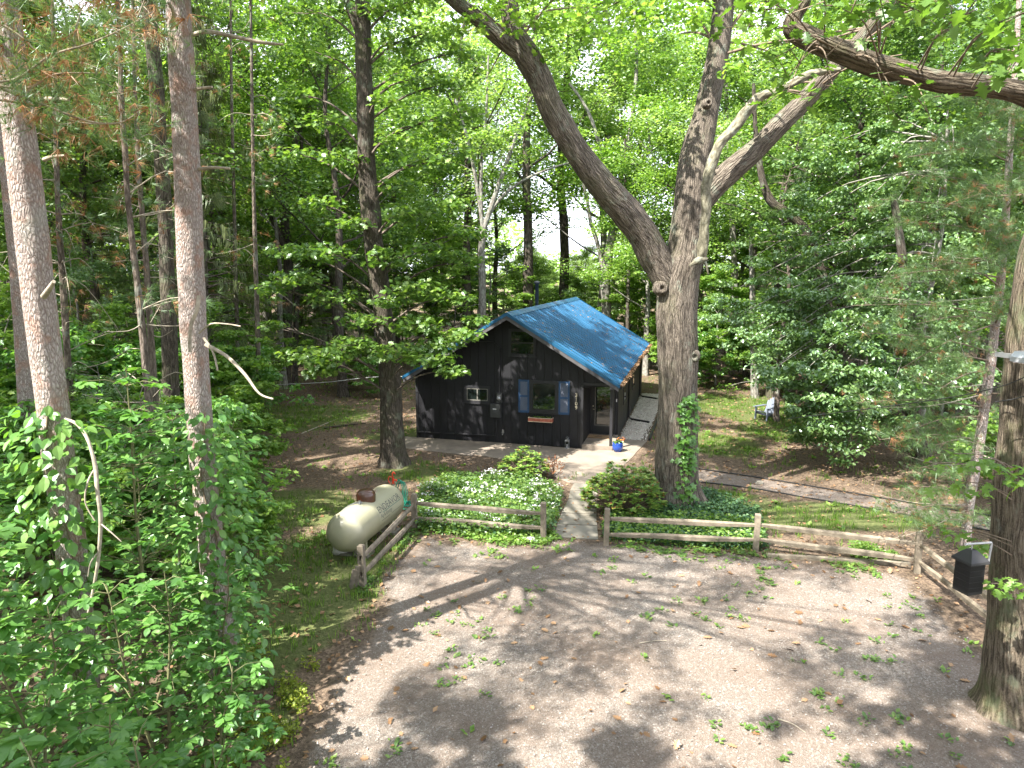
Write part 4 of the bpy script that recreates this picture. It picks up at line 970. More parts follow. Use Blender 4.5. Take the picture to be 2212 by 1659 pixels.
for Y, step in rows:
    px = -180 + R_.uniform(0, step)
    while px < 2400:
        q = px; y = Y + R_.uniform(-2.5, 2.5); px += step * R_.uniform(1.6, 2.8) * (1.25 if Y > 60 else 1)
        if 1130 < q < 1290 and Y > 40: 
            wood(R_.choice(['maple_tree', 'pale_tree']), q, y + 15, .42); continue
        if Y < 44 and 840 < q < 1480: continue          # the cabin
        if Y < 36 and 540 < q < 860: continue
        if Y < 44 and 1500 < q < 1660: continue
        if q < 560: c = R_.choice(['white_pine', 'young_pine', 'dark_tree', 'bare_pine', 'broadleaf_tree', 'norway_spruce', 'maple_tree', 'broadleaf_tree'])
        elif q < 860: c = R_.choice(['norway_spruce', 'white_pine', 'broadleaf_tree', 'dark_tree', 'maple_tree'])
        elif q < 1450: c = R_.choice(['pale_tree', 'maple_tree', 'broadleaf_tree', 'pale_tree', 'white_pine' if Y > 60 else 'maple_tree'])
        elif q < 1800: c = R_.choice(['maple_tree', 'broadleaf_tree', 'pale_tree', 'young_pine'])
        else: c = R_.choice(['dark_tree', 'broadleaf_tree', 'white_pine', 'dark_tree', 'maple_tree'])
        if 860 < q < 1560 and R_.random() < .35: continue
        s = R_.uniform(.9, 1.15) * (1 + max(0, Y - 42) / 75)
        wood(c, q, y, s)
for px, Y, p_, s in ((470, 36, 'broadleaf_tree', 1.35), (560, 44, 'maple_tree', 1.5), (650, 52, 'broadleaf_tree', 1.6), (400, 46, 'white_pine', 1.5), (1140, 50, 'pale_tree', 1.6), (1215, 56, 'pale_tree', 1.75), (1300, 52, 'maple_tree', 1.75), (1010, 49, 'pale_tree', 1.35)): wood(p_, px, Y, s)
for px, Y, p_, s in ((870, 58, 'young_maple', .9), (940, 62, 'young_maple', 1.), (1010, 60, 'young_beech', .9), (1090, 66, 'young_maple', 1.), (1180, 70, 'young_maple', .9), (1260, 66, 'young_maple', .8), (1330, 60, 'young_maple', 1.), (1400, 58, 'young_maple', 1.), (1460, 62, 'young_maple', 1.1), (1380, 50, 'young_maple', .8), (1120, 50, 'young_maple', .8), (920, 47, 'young_maple', .9), (1005, 55, 'young_maple', .9), (1210, 52, 'young_maple', .65), (660, 56, 'young_maple', 1.), (740, 60, 'young_maple', 1.1), (820, 57, 'young_maple', 1.), (1520, 58, 'young_maple', 1.1), (1600, 60, 'young_maple', 1.1), (420, 46, 'young_maple', 1.1), (540, 50, 'young_maple', 1.1), (250, 44, 'young_maple', 1.1), (100, 47, 'young_maple', 1.1), (620, 41, 'young_beech', .8), (700, 47, 'young_maple', 1.), (780, 50, 'young_beech', 1.), (880, 52, 'young_maple', 1.1), (980, 50, 'young_maple', 1.1), (1060, 54, 'young_beech', 1.1), (1150, 60, 'young_maple', 1.), (1240, 56, 'young_maple', .8), (1290, 50, 'young_beech', .8),
                     (1350, 46, 'young_maple', .9), (1420, 48, 'young_beech', 1.), (1500, 45, 'young_maple', 1.1), (1545, 40, 'young_maple', .9), (1570, 52, 'young_beech', 1.2), (1640, 44, 'young_maple', 1.2), (1700, 38, 'young_maple', 1.1), (1740, 32, 'young_beech', 1.), (1860, 31, 'young_beech', 1.15),
                     (1930, 36, 'young_beech', 1.2), (2030, 30, 'young_beech', 1.1), (2120, 27, 'young_maple', 1.), (2230, 25, 'young_beech', 1.), (1800, 40, 'young_maple', 1.3), (2290, 33, 'young_beech', 1.2),
                     (-60, 24, 'young_maple', .9), (60, 21, 'young_maple', .8), (190, 27, 'young_beech', .9), (120, 34, 'young_maple', 1.), (280, 23, 'young_maple', .72), (380, 29, 'young_beech', .9), (455, 26, 'young_maple', .7), (500, 34, 'young_maple', .9), (330, 38, 'young_beech', 1.), (-120, 33, 'young_beech', 1.1), (240, 18, 'young_beech', .5)):
    put(p_, px, Y, '%s %s, %s' % ('small drooping beech' if 'beech' in p_ else 'small bright maple', where(px), 'close to the yard' if Y < 30 else band(Y)), 'young understorey trees', 'tree', s, p_); continue
    put(p_, px, Y, '%s %s, %s' % ('small grey stemmed beech with drooping leaves' if 'beech' in p_ else 'small bright green maple', where(px), 'close to the yard' if Y < 30 else band(Y)), 'young understorey trees', 'tree', s, p_)
for px, Y, p_, s in ((40, 15, 'woodland_shrub', 1.), (130, 17, 'viburnum_shrub', 1.1), (230, 15.5, 'woodland_shrub', .9), (330, 19, 'viburnum_shrub', 1.), (420, 17, 'woodland_shrub', .9), (520, 21, 'viburnum_shrub', .8), (90, 20, 'woodland_shrub', 1.3), (300, 22, 'woodland_shrub', 1.2), (450, 24, 'viburnum_shrub', 1.1), (-40, 18, 'viburnum_shrub', 1.2),
                     (540, 27, 'woodland_shrub', 1.), (380, 25, 'viburnum_shrub', 1.2), (200, 24, 'viburnum_shrub', 1.4), (20, 26, 'woodland_shrub', 1.4), (530, 33, 'viburnum_shrub', 1.3), (780, 38, 'viburnum_shrub', .8), (820, 36, 'woodland_shrub', .6), (1560, 43, 'viburnum_shrub', 1.2), (1620, 41, 'woodland_shrub', 1.), (1460, 42, 'viburnum_shrub', 1.2),
                     (1720, 36, 'viburnum_shrub', 1.2), (2150, 20, 'viburnum_shrub', .7), (2240, 17, 'woodland_shrub', .8), (1500, 39, 'woodland_shrub', .9), (470, 14, 'viburnum_shrub', .75), (140, 13.5, 'viburnum_shrub', .9), (350, 14.5, 'woodland_shrub', .8)):
    put(p_, px, Y, '%s %s, %s' % ('oval leaved shrub' if 'wood' in p_ else 'lobed leaved shrub', where(px), 'close to the yard' if Y < 30 else band(Y)), 'shrubs of the understorey', 'shrub', s, p_); continue
    put(p_, px, Y, '%s %s, %s' % ('leafy green shrub with oval leaves' if 'wood' in p_ else 'leafy shrub with lobed bright leaves', where(px), 'close to the yard' if Y < 30 else band(Y)), 'shrubs of the understorey', 'shrub', s, p_)
# the same woods go on behind and beside the viewpoint
for i in range(46):
    a = R_.uniform(0, 2 * PI); d = R_.uniform(24, 50); x, y = d * math.cos(a) * 1.2, d * math.sin(a) - 4
    if y > -9: continue
    wood_ = R_.choice(['maple_tree', 'broadleaf_tree', 'pale_tree', 'white_pine']); plant(wood_, (x, y, 0), '%s in the woods behind the viewpoint' % ADJ[wood_], 'tree', 'trees behind the viewpoint', R_.uniform(0, 6.28), R_.uniform(.85, 1.05))
for i in range(26):
    x, y = R_.uniform(-34, 34), R_.uniform(-26, -11); plant('young_maple', (x, y, 0), 'small bright maple in the woods behind the viewpoint', 'tree', 'young trees behind the viewpoint', R_.uniform(0, 6.28), R_.uniform(.9, 1.1))
# far wood that closes the view
C = []
for i in range(1300):
    a = R_.uniform(-.85, .85); d = R_.uniform(115, 150); x = d * math.tan(a * .95); px = 1106 + FPX * math.tan(a * .95); hmax = 15 if not 1130 < px < 1290 else 8.5
    C.append(blob((x, d, R_.uniform(0, hmax)), 3.4, 34, .8))
C = np.vstack(C); o = obj('far_woods', leaf_mesh('far_woods', C, sizes(len(C), .95), 'kite', M['leaf_pale'], upj=.8)); o['kind'] = 'stuff'

# ------------------------------------------------------------------ traced trunks
def limb(k, pts, seg=18, sub=5, **kw):
    """pts: (px, py, Y, width_px)"""
    q = []
    for x, y, Y, w in pts:
        v = at(x, y, Y); zc = scr([tuple(v)])[2][0]; q.append((v.x, v.y, v.z, w / FPX * zc / 2))
    q = crom(q, sub); k.tube(q[:, :3], q[:, 3], seg, **kw); return q
def twigs(k, q, n, L, seed, r0=.02, up=.3, tmin=.2, seg=4):
    r = random.Random(seed); E = []
    for i in range(n):
        b = q[int(r.uniform(tmin, 1) * (len(q) - 1))]; a = r.uniform(0, 6.28); d = Vector((math.cos(a), math.sin(a), r.gauss(up, .4))).normalized()
        l_ = L * r.uniform(.5, 1.2); m_ = Vector(b[:3]) + d * l_ * .5 + Vector((0, 0, .08 * l_)); e = Vector(b[:3]) + d * l_ + Vector((r.gauss(0, .1), r.gauss(0, .1), 0)) * l_
        k.tube(crom([tuple(b[:3]), tuple(m_), tuple(e)], 3), np.linspace(r0, r0 * .3, 7), seg, cap=False); E.append((e, m_))
    return E
def visible_cull(C, guard=40, keep=None):
    """drop leaves of overhead canopy that would hang in front of the view"""
    x, y, zc = scr(C); vis = (zc > .1) & (x > -guard) & (x < 2212 + guard) & (y > -guard) & (y < 1659 + guard)
    return C[~vis] if keep is None else C[~vis | keep(x, y)]

# big forked oak
b2 = gp(1462, 1083)
ok2 = thing('forked_oak', b2, 'massive oak with a thick forked trunk and leafy vine right of the path', 'tree')
def local(o): # children of a thing keep world coordinates of the builders
    def f(k_): return k_
    return f
def wbuild(k, name, mat, parent, smooth=True, bark=True, kind=None):
    V = [v - np.array(parent.location) for v in k.V]; k2 = MB(); k2.V = V; k2.A = k.A; k2.F3 = k.F3; k2.F4 = k.F4
    return k2.build(name, mat, parent, smooth, bark, kind)
k = MB(); Y2 = b2.y
q = limb(k, [(1462,1086,Y2,104),(1461,1040,Y2,92),(1462,960,Y2,86),(1465,860,Y2,84),(1464,760,Y2,86),(1462,680,Y2,90),(1466,610,Y2,88),(1482,540,Y2,82),(1490,470,Y2+.1,78),(1496,400,Y2+.2,72),(1506,320,Y2+.4,66),(1526,240,Y2+.5,52),(1545,150,Y2+.6,48),(1558,60,Y2+.7,46),(1568,-60,Y2+.8,42),(1590,-260,Y2+1,30),(1600,-420,Y2+1,14)],
         seg=40, sub=6, rough=.055, fs=1.1, ridges=.035, flare=(.30, .42, 5), seed=2.)
wbuild(k, 'trunk', M['bark_oak'], ok2)
EN2 = []
k = MB(); ql = limb(k, [(1475,640,Y2-.02,50),(1440,600,Y2-.05,66),(1418,560,Y2-.1,68),(1392,510,Y2-.2,66),(1350,455,Y2-.4,64),(1300,400,Y2-.6,60),(1245,325,Y2-.8,56),(1200,250,Y2-1,54),(1165,170,Y2-1.1,54),(1138,120,Y2-1.2,56),(1112,70,Y2-1.2,44),(1098,10,Y2-1.2,42),(1086,-80,Y2-1.2,36),(1060,-260,Y2-1,20)], seg=28, sub=6, rough=.06, ridges=.03, seed=3.)
q2 = limb(k, [(1140,125,Y2-1.2,40),(1100,95,Y2-1.25,42),(1060,62,Y2-1.4,38),(1020,30,Y2-1.6,32),(975,-5,Y2-1.8,28),(900,-90,Y2-2,20),(820,-180,Y2-2.2,9)], seg=20, sub=5, rough=.06, seed=5.)
wbuild(k, 'limb', M['bark_oak'], ok2)
k = MB(); q3 = limb(k, [(1500,470,Y2+.15,40),(1535,412,Y2+.1,50),(1580,368,Y2,50),(1630,325,Y2-.1,46),(1685,268,Y2-.3,42),(1740,215,Y2-.4,40),(1800,150,Y2-.6,34),(1880,60,Y2-.8,28),(1960,-60,Y2-1,16)], seg=22, sub=5, rough=.06, ridges=.03, seed=7.)
wbuild(k, 'limb', M['bark_oak'], ok2)
k = MB(); limb(k, [(1512,566,Y2-.75,16),(1517,540,Y2-.75,24),(1521,500,Y2-.78,20),(1526,450,Y2-.8,22),(1525,400,Y2-.8,21),(1538,355,Y2-.8,24),(1556,310,Y2-.8,20),(1592,270,Y2-.8,23),(1622,228,Y2-.9,24),(1652,204,Y2-1,19),(1690,192,Y2-1.1,15),(1750,160,Y2-1.2,17),(1815,150,Y2-1.3,8)], seg=16, rough=.22, fs=3., seed=9.)
limb(k, [(1527,560,Y2-.75,10),(1510,562,Y2-.85,16),(1500,568,Y2-.9,11),(1490,574,Y2-.95,5)], seg=8, rough=.35, seed=4.)
limb(k, [(1518,556,Y2-.76,12),(1526,575,Y2-.78,7),(1530,592,Y2-.8,3)], seg=6, rough=.4, seed=6.)
o = wbuild(k, 'dead_limb', M['deadwood'], ok2); o['label'] = 'broken pale dead limb hanging against the trunk'
# knots and burls
for (x, y, w, ww) in ((1430,622,1.12,24),(1500,770,1.05,22),(1530,222,.8,15)):
    k = MB(); c = at(x, y, Y2 - .42 * w); r0 = ww / FPX * (Y2) / 2
    k.lathe([(r0*1.5, -.16), (r0 * 1.25, -.03), (r0 * .9, .05), (r0 * .5, .05), (r0 * .3, .0), (0, -.03)], Matrix.Translation(c) @ Matrix.Rotation(PI/2, 4, 'X'), 14); wbuild(k, 'knot', M['bark_oak'], ok2, bark=True)
kt = MB(); E = twigs(kt, ql[-28:], 9, 2.2, 4, .035) + twigs(kt, q2[-16:], 9, 1.8, 5, .03) + twigs(kt, q3[-22:], 12, 2.4, 6, .035) + twigs(kt, q[-30:], 26, 3.2, 7, .05)
wbuild(kt, 'branch', M['twig'], ok2)
C = np.vstack([np.vstack([blob(e, .8, 90, .5), blob(m_, .5, 40, .5)]) for e, m_ in E])
C2 = [blob(at(x, y, Y), rad, n_, .5) for x, y, Y, rad, n_ in ((980,55,17.,.6,70),(1080,30,16.8,.8,90),(1160,40,17.5,.7,80),(1240,60,18,.8,90),(1300,20,18,.9,110),(1380,50,18.2,.7,80),(1180,110,18,.5,50),(1500,30,19,.6,70),(1440,15,19,.8,90),(1380,588,19.2,.15,14),(1590,150,18.5,.5,50))]
C = np.vstack([visible_cull(C, 0)] + C2) - np.array(b2)
obj('crown', leaf_mesh('oak_crown', C, sizes(len(C), .19), 'oak', M['leaf_bright']), ok2, 'stuff')

# oak left of the cabin
b1 = gp(850, 1003); Y1 = b1.y
ok1 = thing('tall_oak', b1, 'tall straight oak with lit lobed leaves growing before the left roof corner', 'tree')
k = MB(); q = limb(k, [(850,1005,Y1,62),(848,960,Y1,54),(846,900,Y1,50),(842,820,Y1,46),(834,740,Y1,42),(826,660,Y1,40),(816,590,Y1,42),(806,520,Y1,40),(800,450,Y1,42),(793,380,Y1,38),(790,300,Y1,36),(789,220,Y1,36),(786,150,Y1,34),(784,60,Y1,34),(783,-30,Y1,30),(790,-200,Y1,22),(800,-380,Y1,10)], seg=26, rough=.08, ridges=.04, flare=(.35,.35,5), seed=12.)
limb(k, [(784,80,Y1,20),(772,50,Y1,24),(757,15,Y1,22),(740,-40,Y1,18),(720,-140,Y1,10)], seg=14, rough=.06, seed=13.)
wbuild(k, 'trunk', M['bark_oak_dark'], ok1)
spr = [(700,770,22,1.0,420),(760,740,22.5,.9,330),(640,760,23,.7,230),(690,800,22,.6,200),(860,760,21.8,1.0,330),(930,770,21.4,.9,340),(975,800,21.2,.55,240),(950,740,21.8,.8,300),(1000,720,22,.7,240),(900,700,22,1.0,340),(1030,690,22.5,.5,150),
       (780,690,22.8,.9,200),(720,640,23,1.0,260),(640,600,23.2,1.0,300),(590,620,23.4,.7,160),(900,620,22.4,1.1,340),(980,640,22.5,.8,240),(850,560,22.6,.9,220),(700,545,23,1.1,330),(620,540,23.4,.8,200),(940,540,22.8,1.0,290),(1000,560,23,.8,170),
       (760,480,22.6,.7,160),(880,460,22.4,1.0,330),(960,440,22.8,.9,250),(690,440,23.4,.9,200),(1010,500,23.2,.7,170),(870,400,22.4,.8,200),(930,350,23,1.0,230),(860,300,22.6,.8,200),(940,260,23,1.0,230),(990,330,23.4,.9,180),(740,340,23,.9,180),(700,260,23.4,.9,170),
       (830,215,22.6,.6,120),(900,170,23,1.1,260),(970,180,23.2,.9,190),(860,90,23,1.0,220),(930,70,23.2,1.1,250),(1000,110,23.4,.8,150),(700,120,23.6,1.0,180),(820,20,23,.9,160),(740,20,23.4,1.0,160),(900,0,23,1.,200),(660,20,23.8,1.,160),(640,200,24,.8,130),(640,330,24,.8,130),(590,700,24,.5,90),(1010,240,23,.7,120),(840,650,22.2,.6,150),(820,540,22.4,.4,90)]
k = MB(); C = []
for i, (x, y, Y, rad, n_) in enumerate(spr):
    c = at(x, y, Y); C.append(blob(c, rad, int(n_ * .85), .33)); zt = max(1.5, c.z - .5 - .3 * abs(c.x - b1.x)); j = int(np.argmin(abs(q[:, 2] - zt))); b = Vector(q[j][:3])
    m_ = b.lerp(c, .5) + Vector((0, 0, .25)); k.tube(crom([tuple(b), tuple(m_), tuple(c)], 3), np.linspace(.05, .012, 7), 4, cap=False)
    for w in range(3): e = c + Vector((R_.gauss(0, .5), R_.gauss(0, .5), R_.gauss(0, .12))) * rad; k.tube([tuple(m_.lerp(c, .5)), tuple(e)], [.014, .005], 3, cap=False)
wbuild(k, 'branch', M['bark_thin'], ok1)
C = np.vstack(C) - np.array(b1)
obj('crown', leaf_mesh('oak_crown', C, sizes(len(C), .20), 'oak', M['leaf_oak'], droop=.35), ok1, 'stuff')

# named trunks in the woods behind, traced
def traced(name, label, mat, stems, tw=0, leafm=None, twl=1.6, seed=1, ln=50, size=.17, kind='kite', cat='tree', group=None):
    x, y, Y, w = stems[0][0]; base = Vector(at(x, y, Y)); base.z = 0
    t = thing(name, base, label, cat, group); k = MB(); qs = []
    for s_ in stems: qs.append(limb(k, s_, seg=12, sub=4, rough=.07, seed=seed + len(s_)))
    k2 = MB(); E = []
    if tw:
        for q_ in qs: E += twigs(k2, q_, tw, twl, seed + len(E), .022)
    wbuild(k, 'trunk', mat, t)
    if E:
        wbuild(k2, 'branch', mat, t)
        if leafm is not None:
            C = np.vstack([blob(e, .65, ln, .4) for e, m_ in E]) - np.array(base); obj('crown', leaf_mesh(name + '_crown', C, sizes(len(C), size), kind, leafm), t, 'stuff')
    return t
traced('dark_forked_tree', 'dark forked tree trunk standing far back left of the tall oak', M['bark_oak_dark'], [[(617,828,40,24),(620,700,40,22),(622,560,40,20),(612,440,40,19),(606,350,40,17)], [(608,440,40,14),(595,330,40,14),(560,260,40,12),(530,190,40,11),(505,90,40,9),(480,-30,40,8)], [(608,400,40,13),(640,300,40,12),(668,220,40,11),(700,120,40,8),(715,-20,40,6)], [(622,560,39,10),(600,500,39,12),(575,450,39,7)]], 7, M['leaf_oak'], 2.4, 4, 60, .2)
traced('slim_dark_tree', 'slim dark trunk just right of the far dark forked tree', M['bark_oak_dark'], [[(637,830,41,14),(640,680,41,12),(645,540,41,10),(650,380,41,8),(655,150,41,5)]])
traced('grey_forked_tree', 'grey trunk splitting into several thin limbs above the left roof slope', M['bark_grey'], [[(1040,790,44,17),(1042,620,44,16),(1040,540,44,15),(1046,490,44,14)], [(1044,500,44,11),(1070,420,44,11),(1095,350,44,9),(1120,280,44,7),(1150,200,44,5)], [(1044,500,44,9),(1030,400,44,8),(1010,300,44,7),(985,220,44,5),(960,120,44,4)], [(1046,480,44,8),(1080,430,44,7),(1130,390,44,6),(1200,360,44,4),(1260,345,44,3)], [(1040,470,44,8),(1040,350,44,7),(1050,250,44,5),(1055,120,44,4)]], 8, M['leaf_bright'], 2.6, 21, 46, .19)
traced('grey_trunk_tree', 'straight grey trunk rising right behind the cabin roof with two upper forks', M['bark_grey'], [[(1310,790,46,22),(1310,680,46,21),(1308,600,46,21),(1318,530,46,20),(1330,470,46,15),(1342,380,46,13),(1362,280,46,10),(1375,150,46,8),(1370,20,46,6)], [(1302,585,46,9),(1292,530,46,9),(1276,480,46,8),(1260,400,46,6),(1210,290,46,4)], [(1345,380,46,10),(1400,330,46,9),(1440,290,46,7),(1470,240,46,5)], [(1330,450,46,8),(1300,330,46,8),(1270,240,46,7),(1230,180,46,5)]], 8, M['leaf_pale'], 2.6, 31, 46, .19)
traced('slim_grey_tree', 'slim straight trunk between the cabin roof edge and the forked oak', M['bark_oak_dark'], [[(1355,790,44,8),(1356,650,44,8),(1358,560,44,7),(1352,440,44,6),(1350,300,44,4)]], 4, M['leaf_bright'], 1.5, 6)
traced('pole_trunk_tree', 'pale grey pole like trunk right behind the forked oak', M['bark_grey'], [[(1590,800,42,15),(1588,640,42,14),(1584,520,42,13),(1578,400,42,13),(1572,300,42,11),(1568,150,42,8)]], 8, M['leaf_bright'], 2.4, 8)
traced('crooked_limb_tree', 'crooked dark limb tree reaching over from behind the drooping beech', M['bark_oak_dark'], [[(1800,800,30,22),(1785,640,30,20),(1760,540,30,20),(1735,492,30,20),(1700,460,30,20),(1668,438,30,19),(1650,400,30,16),(1640,350,30,13),(1632,280,30,10),(1628,180,30,7)]], 5, M['leaf_oak'], 1.8, 9)
traced('lit_stump_tree', 'short sunlit trunk standing behind the adirondack chair', M['bark_grey'], [[(1633,876,36,22),(1630,840,36,17),(1628,760,36,15),(1626,640,36,13),(1622,480,36,9)]], 5, M['leaf_bright'], 2., 10)
traced('dark_beech_stem', 'thick dark trunk in deep shade under the drooping beech', M['bark_oak_dark'], [[(1990,985,23.5,42),(1975,930,23.5,34),(1972,860,23.5,30),(1965,740,23.5,26),(1955,600,23.5,20),(1930,420,23.5,14)]], 4, M['leaf_beech'], 1.5, 11)
traced('thick_back_trunk', 'thick dark trunk rising behind the right one of the two pale pines', M['bark_oak_dark'], [[(372,900,21,34),(365,700,21,32),(358,500,21,30),(345,300,21,30),(335,150,21,30),(318,0,21,28),(300,-150,21,20)]], 4, M['leaf_bright'], 1.6, 12)
traced('far_left_trunk', 'broad grey pine trunk at the left frame edge behind the lit pale pine', M['bark_pine'], [[(60,930,16,32),(50,760,16,30),(38,600,16,29),(20,420,16,28),(2,250,16,26),(-25,0,16,24)]])
# thin dead branched pines on the left
def deadpine(label, pts, nbr, seed, group='thin dead branched pines'):
    x, y, Y, w = pts[0]; base = at(x, y, Y); base.z = 0; t = thing('thin_pine', base, label, 'tree', group); k = MB(); q = limb(k, [(a_, b_, c_, d_ * .78) for a_, b_, c_, d_ in pts], seg=10, sub=4, rough=.14, seed=seed); wbuild(k, 'trunk', M['bark_thin'], t)
    r = random.Random(seed); k = MB(); CB = []; CG = []
    for i in range(nbr):
        b = Vector(q[int(r.uniform(.12, 1) * (len(q) - 1))][:3]); a = r.uniform(0, 6.28); L = r.uniform(.5, 1.9); d = Vector((math.cos(a), math.sin(a) * .7, r.uniform(-.3, .6))); m_ = b + d * L * .5 + Vector((r.gauss(0, .1), 0, r.gauss(.05, .12))); e = b + d * L + Vector((0, 0, r.gauss(-.2, .3)))
        k.tube(crom([tuple(b), tuple(m_), tuple(e)], 3), np.linspace(.018, .005, 7), 4, cap=False)
        for w_ in range(2): p_ = b.lerp(e, r.uniform(.3, .9)); k.tube([tuple(p_), tuple(p_ + Vector((r.gauss(0, .25), r.gauss(0, .2), r.gauss(0, .2))))], [.007, .003], 3, cap=False)
        if b.z > 5.6:
            for w_ in range(11): (CB if r.random() < .3 else CG).append((tuple(b.lerp(e, r.uniform(.4, 1.1)) + Vector((r.gauss(0, .22), r.gauss(0, .22), r.gauss(0, .14)))), tuple(d + Vector((r.gauss(0,.5), r.gauss(0,.5), r.gauss(-.2,.4))))))
    wbuild(k, 'branch', M['stub'], t)
    for L_, mt, nm in ((CB, 'needle_brown', 'brown_needles'), (CG, 'needle', 'needles')):
        if L_:
            C = np.array([a for a, b in L_]) - np.array(base); V, F, rr = leaves(C, np.array([b for a, b in L_]), np.tile([0., .1, 1], (len(C), 1)), sizes(len(C), .26), 'tuft'); obj(nm, mesh_np(nm, V, [F], M[mt], False, {'r': rr}), t, 'stuff')
deadpine('thin crooked pine with bare side branches between the two pale pines', [(352,1180,15.8,26),(344,1080,15.8,25),(330,960,15.8,22),(322,870,15.8,21),(312,760,15.8,20),(300,640,15.8,18),(286,520,15.8,16),(276,420,15.8,15),(268,300,15.8,15),(262,200,15.8,14),(258,80,15.8,12),(252,-60,15.8,10)], 34, 41)
deadpine('second thin pine close behind the crooked one between the pale pines', [(345,1060,18,20),(338,900,18,19),(328,760,18,18),(318,600,18,16),(306,450,18,14),(296,300,18,12),(290,130,18,10),(285,-40,18,8)], 30, 43)
deadpine('thin pine just right of the lit pale pine', [(160,960,18,20),(148,800,18,18),(138,640,18,17),(128,500,18,15),(122,350,18,13),(118,180,18,12),(112,-30,18,9)], 34, 47)
deadpine('thin dark pine right of the right pale pine', [(560,850,27,14),(556,700,27,13),(552,560,27,12),(548,420,27,10),(545,250,27,9),(543,100,27,8),(540,-60,27,6)], 22, 51)
deadpine('slim pine in the gap left of the far dark forked tree', [(515,840,30,12),(512,700,30,11),(508,560,30,10),(505,400,30,9),(500,200,30,8),(498,-40,30,6)], 20, 53)

# the two pale pines in front left
def bigpine(label, pts, seed, stubs):
    x, y, Y, w = pts[0]; base = at(x, y, Y); base.z = 0; t = thing('pale_pine', base, label, 'tree', 'pale barked pines at the left'); k = MB()
    q = limb(k, pts, seg=30, sub=6, rough=.04, fs=2.2, ridges=.02, flare=(.35, .3, 5), seed=seed); wbuild(k, 'trunk', M['bark_pine'], t)
    for s_ in stubs:
        k = MB(); limb(k, s_, seg=8, sub=4, rough=.12, seed=seed + s_[0][0]); wbuild(k, 'branch', M['stub'], t)
    return t, q, base
pa, qa, ba = bigpine('pale barked pine trunk, leftmost, sunlit and vine covered at the bottom', [(196,1610,9.04,66),(190,1560,9.04,58),(180,1450,9.04,57),(165,1300,9.04,58),(150,1150,9.04,60),(128,1000,9.04,62),(112,860,9.04,62),(98,760,9.04,62),(84,640,9.04,63),(68,500,9.04,64),(52,370,9.04,64),(34,220,9.04,62),(16,80,9.04,60),(-2,-60,9.04,58),(-40,-350,9.04,50),(-80,-800,9.04,38)], 3.,
    [[(68,262,9.0,12),(85,220,8.9,11),(120,214,8.8,9),(148,216,8.7,6)], [(95,345,9,9),(115,338,8.9,7),(142,336,8.8,4)], [(95,640,8.85,14),(108,622,8.6,12),(116,608,8.5,8)], [(2,100,8.9,16),(-8,85,8.6,14),(10,150,8.7,10)], [(140,905,8.9,6),(165,915,8.8,7),(184,938,8.7,8),(196,968,8.65,7),(206,1010,8.6,9),(210,1060,8.5,8),(217,1110,8.5,9),(216,1160,8.5,8),(211,1220,8.5,7),(200,1280,8.5,6),(188,1330,8.4,4)],
     [(206,1010,8.6,3),(190,1040,8.5,4),(184,1085,8.5,3),(205,1125,8.5,3)], [(216,1130,8.5,3),(240,1150,8.4,3),(262,1170,8.4,2)], [(214,1190,8.5,3),(196,1215,8.4,3),(190,1245,8.4,2)]])
pb, qb, bb = bigpine('pale barked pine trunk, second from the left, wrapped in vine below', [(492,1462,10.8,66),(484,1420,10.8,58),(474,1350,10.8,56),(462,1250,10.8,54),(450,1120,10.8,52),(438,1000,10.8,52),(430,900,10.8,53),(424,800,10.8,53),(417,700,10.8,55),(411,560,10.8,54),(406,420,10.8,54),(400,280,10.8,52),(392,140,10.8,52),(384,0,10.8,51),(374,-150,10.8,48),(360,-450,10.8,40),(350,-800,10.8,30)], 5.,
    [[(368,60,10.4,10),(376,30,10.3,9),(364,5,10.2,7)], [(415,75,10.8,9),(450,68,10.7,9),(510,80,10.6,8),(570,92,10.5,7),(612,96,10.4,5)], [(420,193,10.8,9),(440,190,10.7,7),(458,188,10.6,5)], [(425,366,10.8,9),(460,362,10.7,7),(497,364,10.6,5)], [(430,640,10.4,10),(425,670,10.3,9),(412,705,10.3,8),(410,760,10.3,7)],
     [(440,730,10.6,6),(460,760,10.5,5),(470,800,10.4,4)], [(445,745,10.6,9),(490,770,10.4,8),(530,810,10.3,7),(560,850,10.2,5),(590,862,10.1,4)], [(430,720,10.3,4),(455,700,10.2,4),(490,700,10.1,3),(520,705,10,3)]])
# leaf clumps placed for wanted shade, on seen trees and on added unseen ones
CAN = []
def canopy_tree(name, label, loc, hgt, r0, mat, lmat, kind, size, trunk=True, group=None):
    t = thing(name, loc, label, 'tree', group) if trunk is True else trunk
    return dict(t=t, loc=Vector(loc), h=hgt, r0=r0, mat=mat, lmat=lmat, kind=kind, size=size, k=MB(), C=[], own=trunk is True)
CAN.append(canopy_tree('pale_pine', '', ba, 17, .2, 'bark_pine', 'needle', 'tuft', .2, pa)); CAN.append(canopy_tree('pale_pine', '', bb, 17, .2, 'bark_pine', 'needle', 'tuft', .2, pb))
for nm, lab, loc, hh in (('added_shade_oak', 'unseen added oak outside the left frame edge, crown shaped to shade the driveway', (-13.5, 1.5, 0), 17), ('added_shade_maple', 'unseen added maple behind the viewpoint, crown shaped to shade the lower driveway', (-5.5, -3.0, 0), 17), ('added_shade_ash', 'unseen added ash behind the viewpoint on the right, shaped to shade the gravel', (2.5, -2.5, 0), 17),
                         ('added_shade_beech', 'unseen added beech left of the frame beyond the pale pines, shaped for shade', (-15.0, 13.0, 0), 20), ('added_shade_hickory', 'unseen added hickory farther left, crown shaped to shade the yard', (-20.0, 20.0, 0), 21)):
    CAN.append(canopy_tree(nm, lab, loc, hh, .3, 'bark_oak', 'leaf_oak', 'kite', .19))  # unseen trees added only to cast shade on the yard
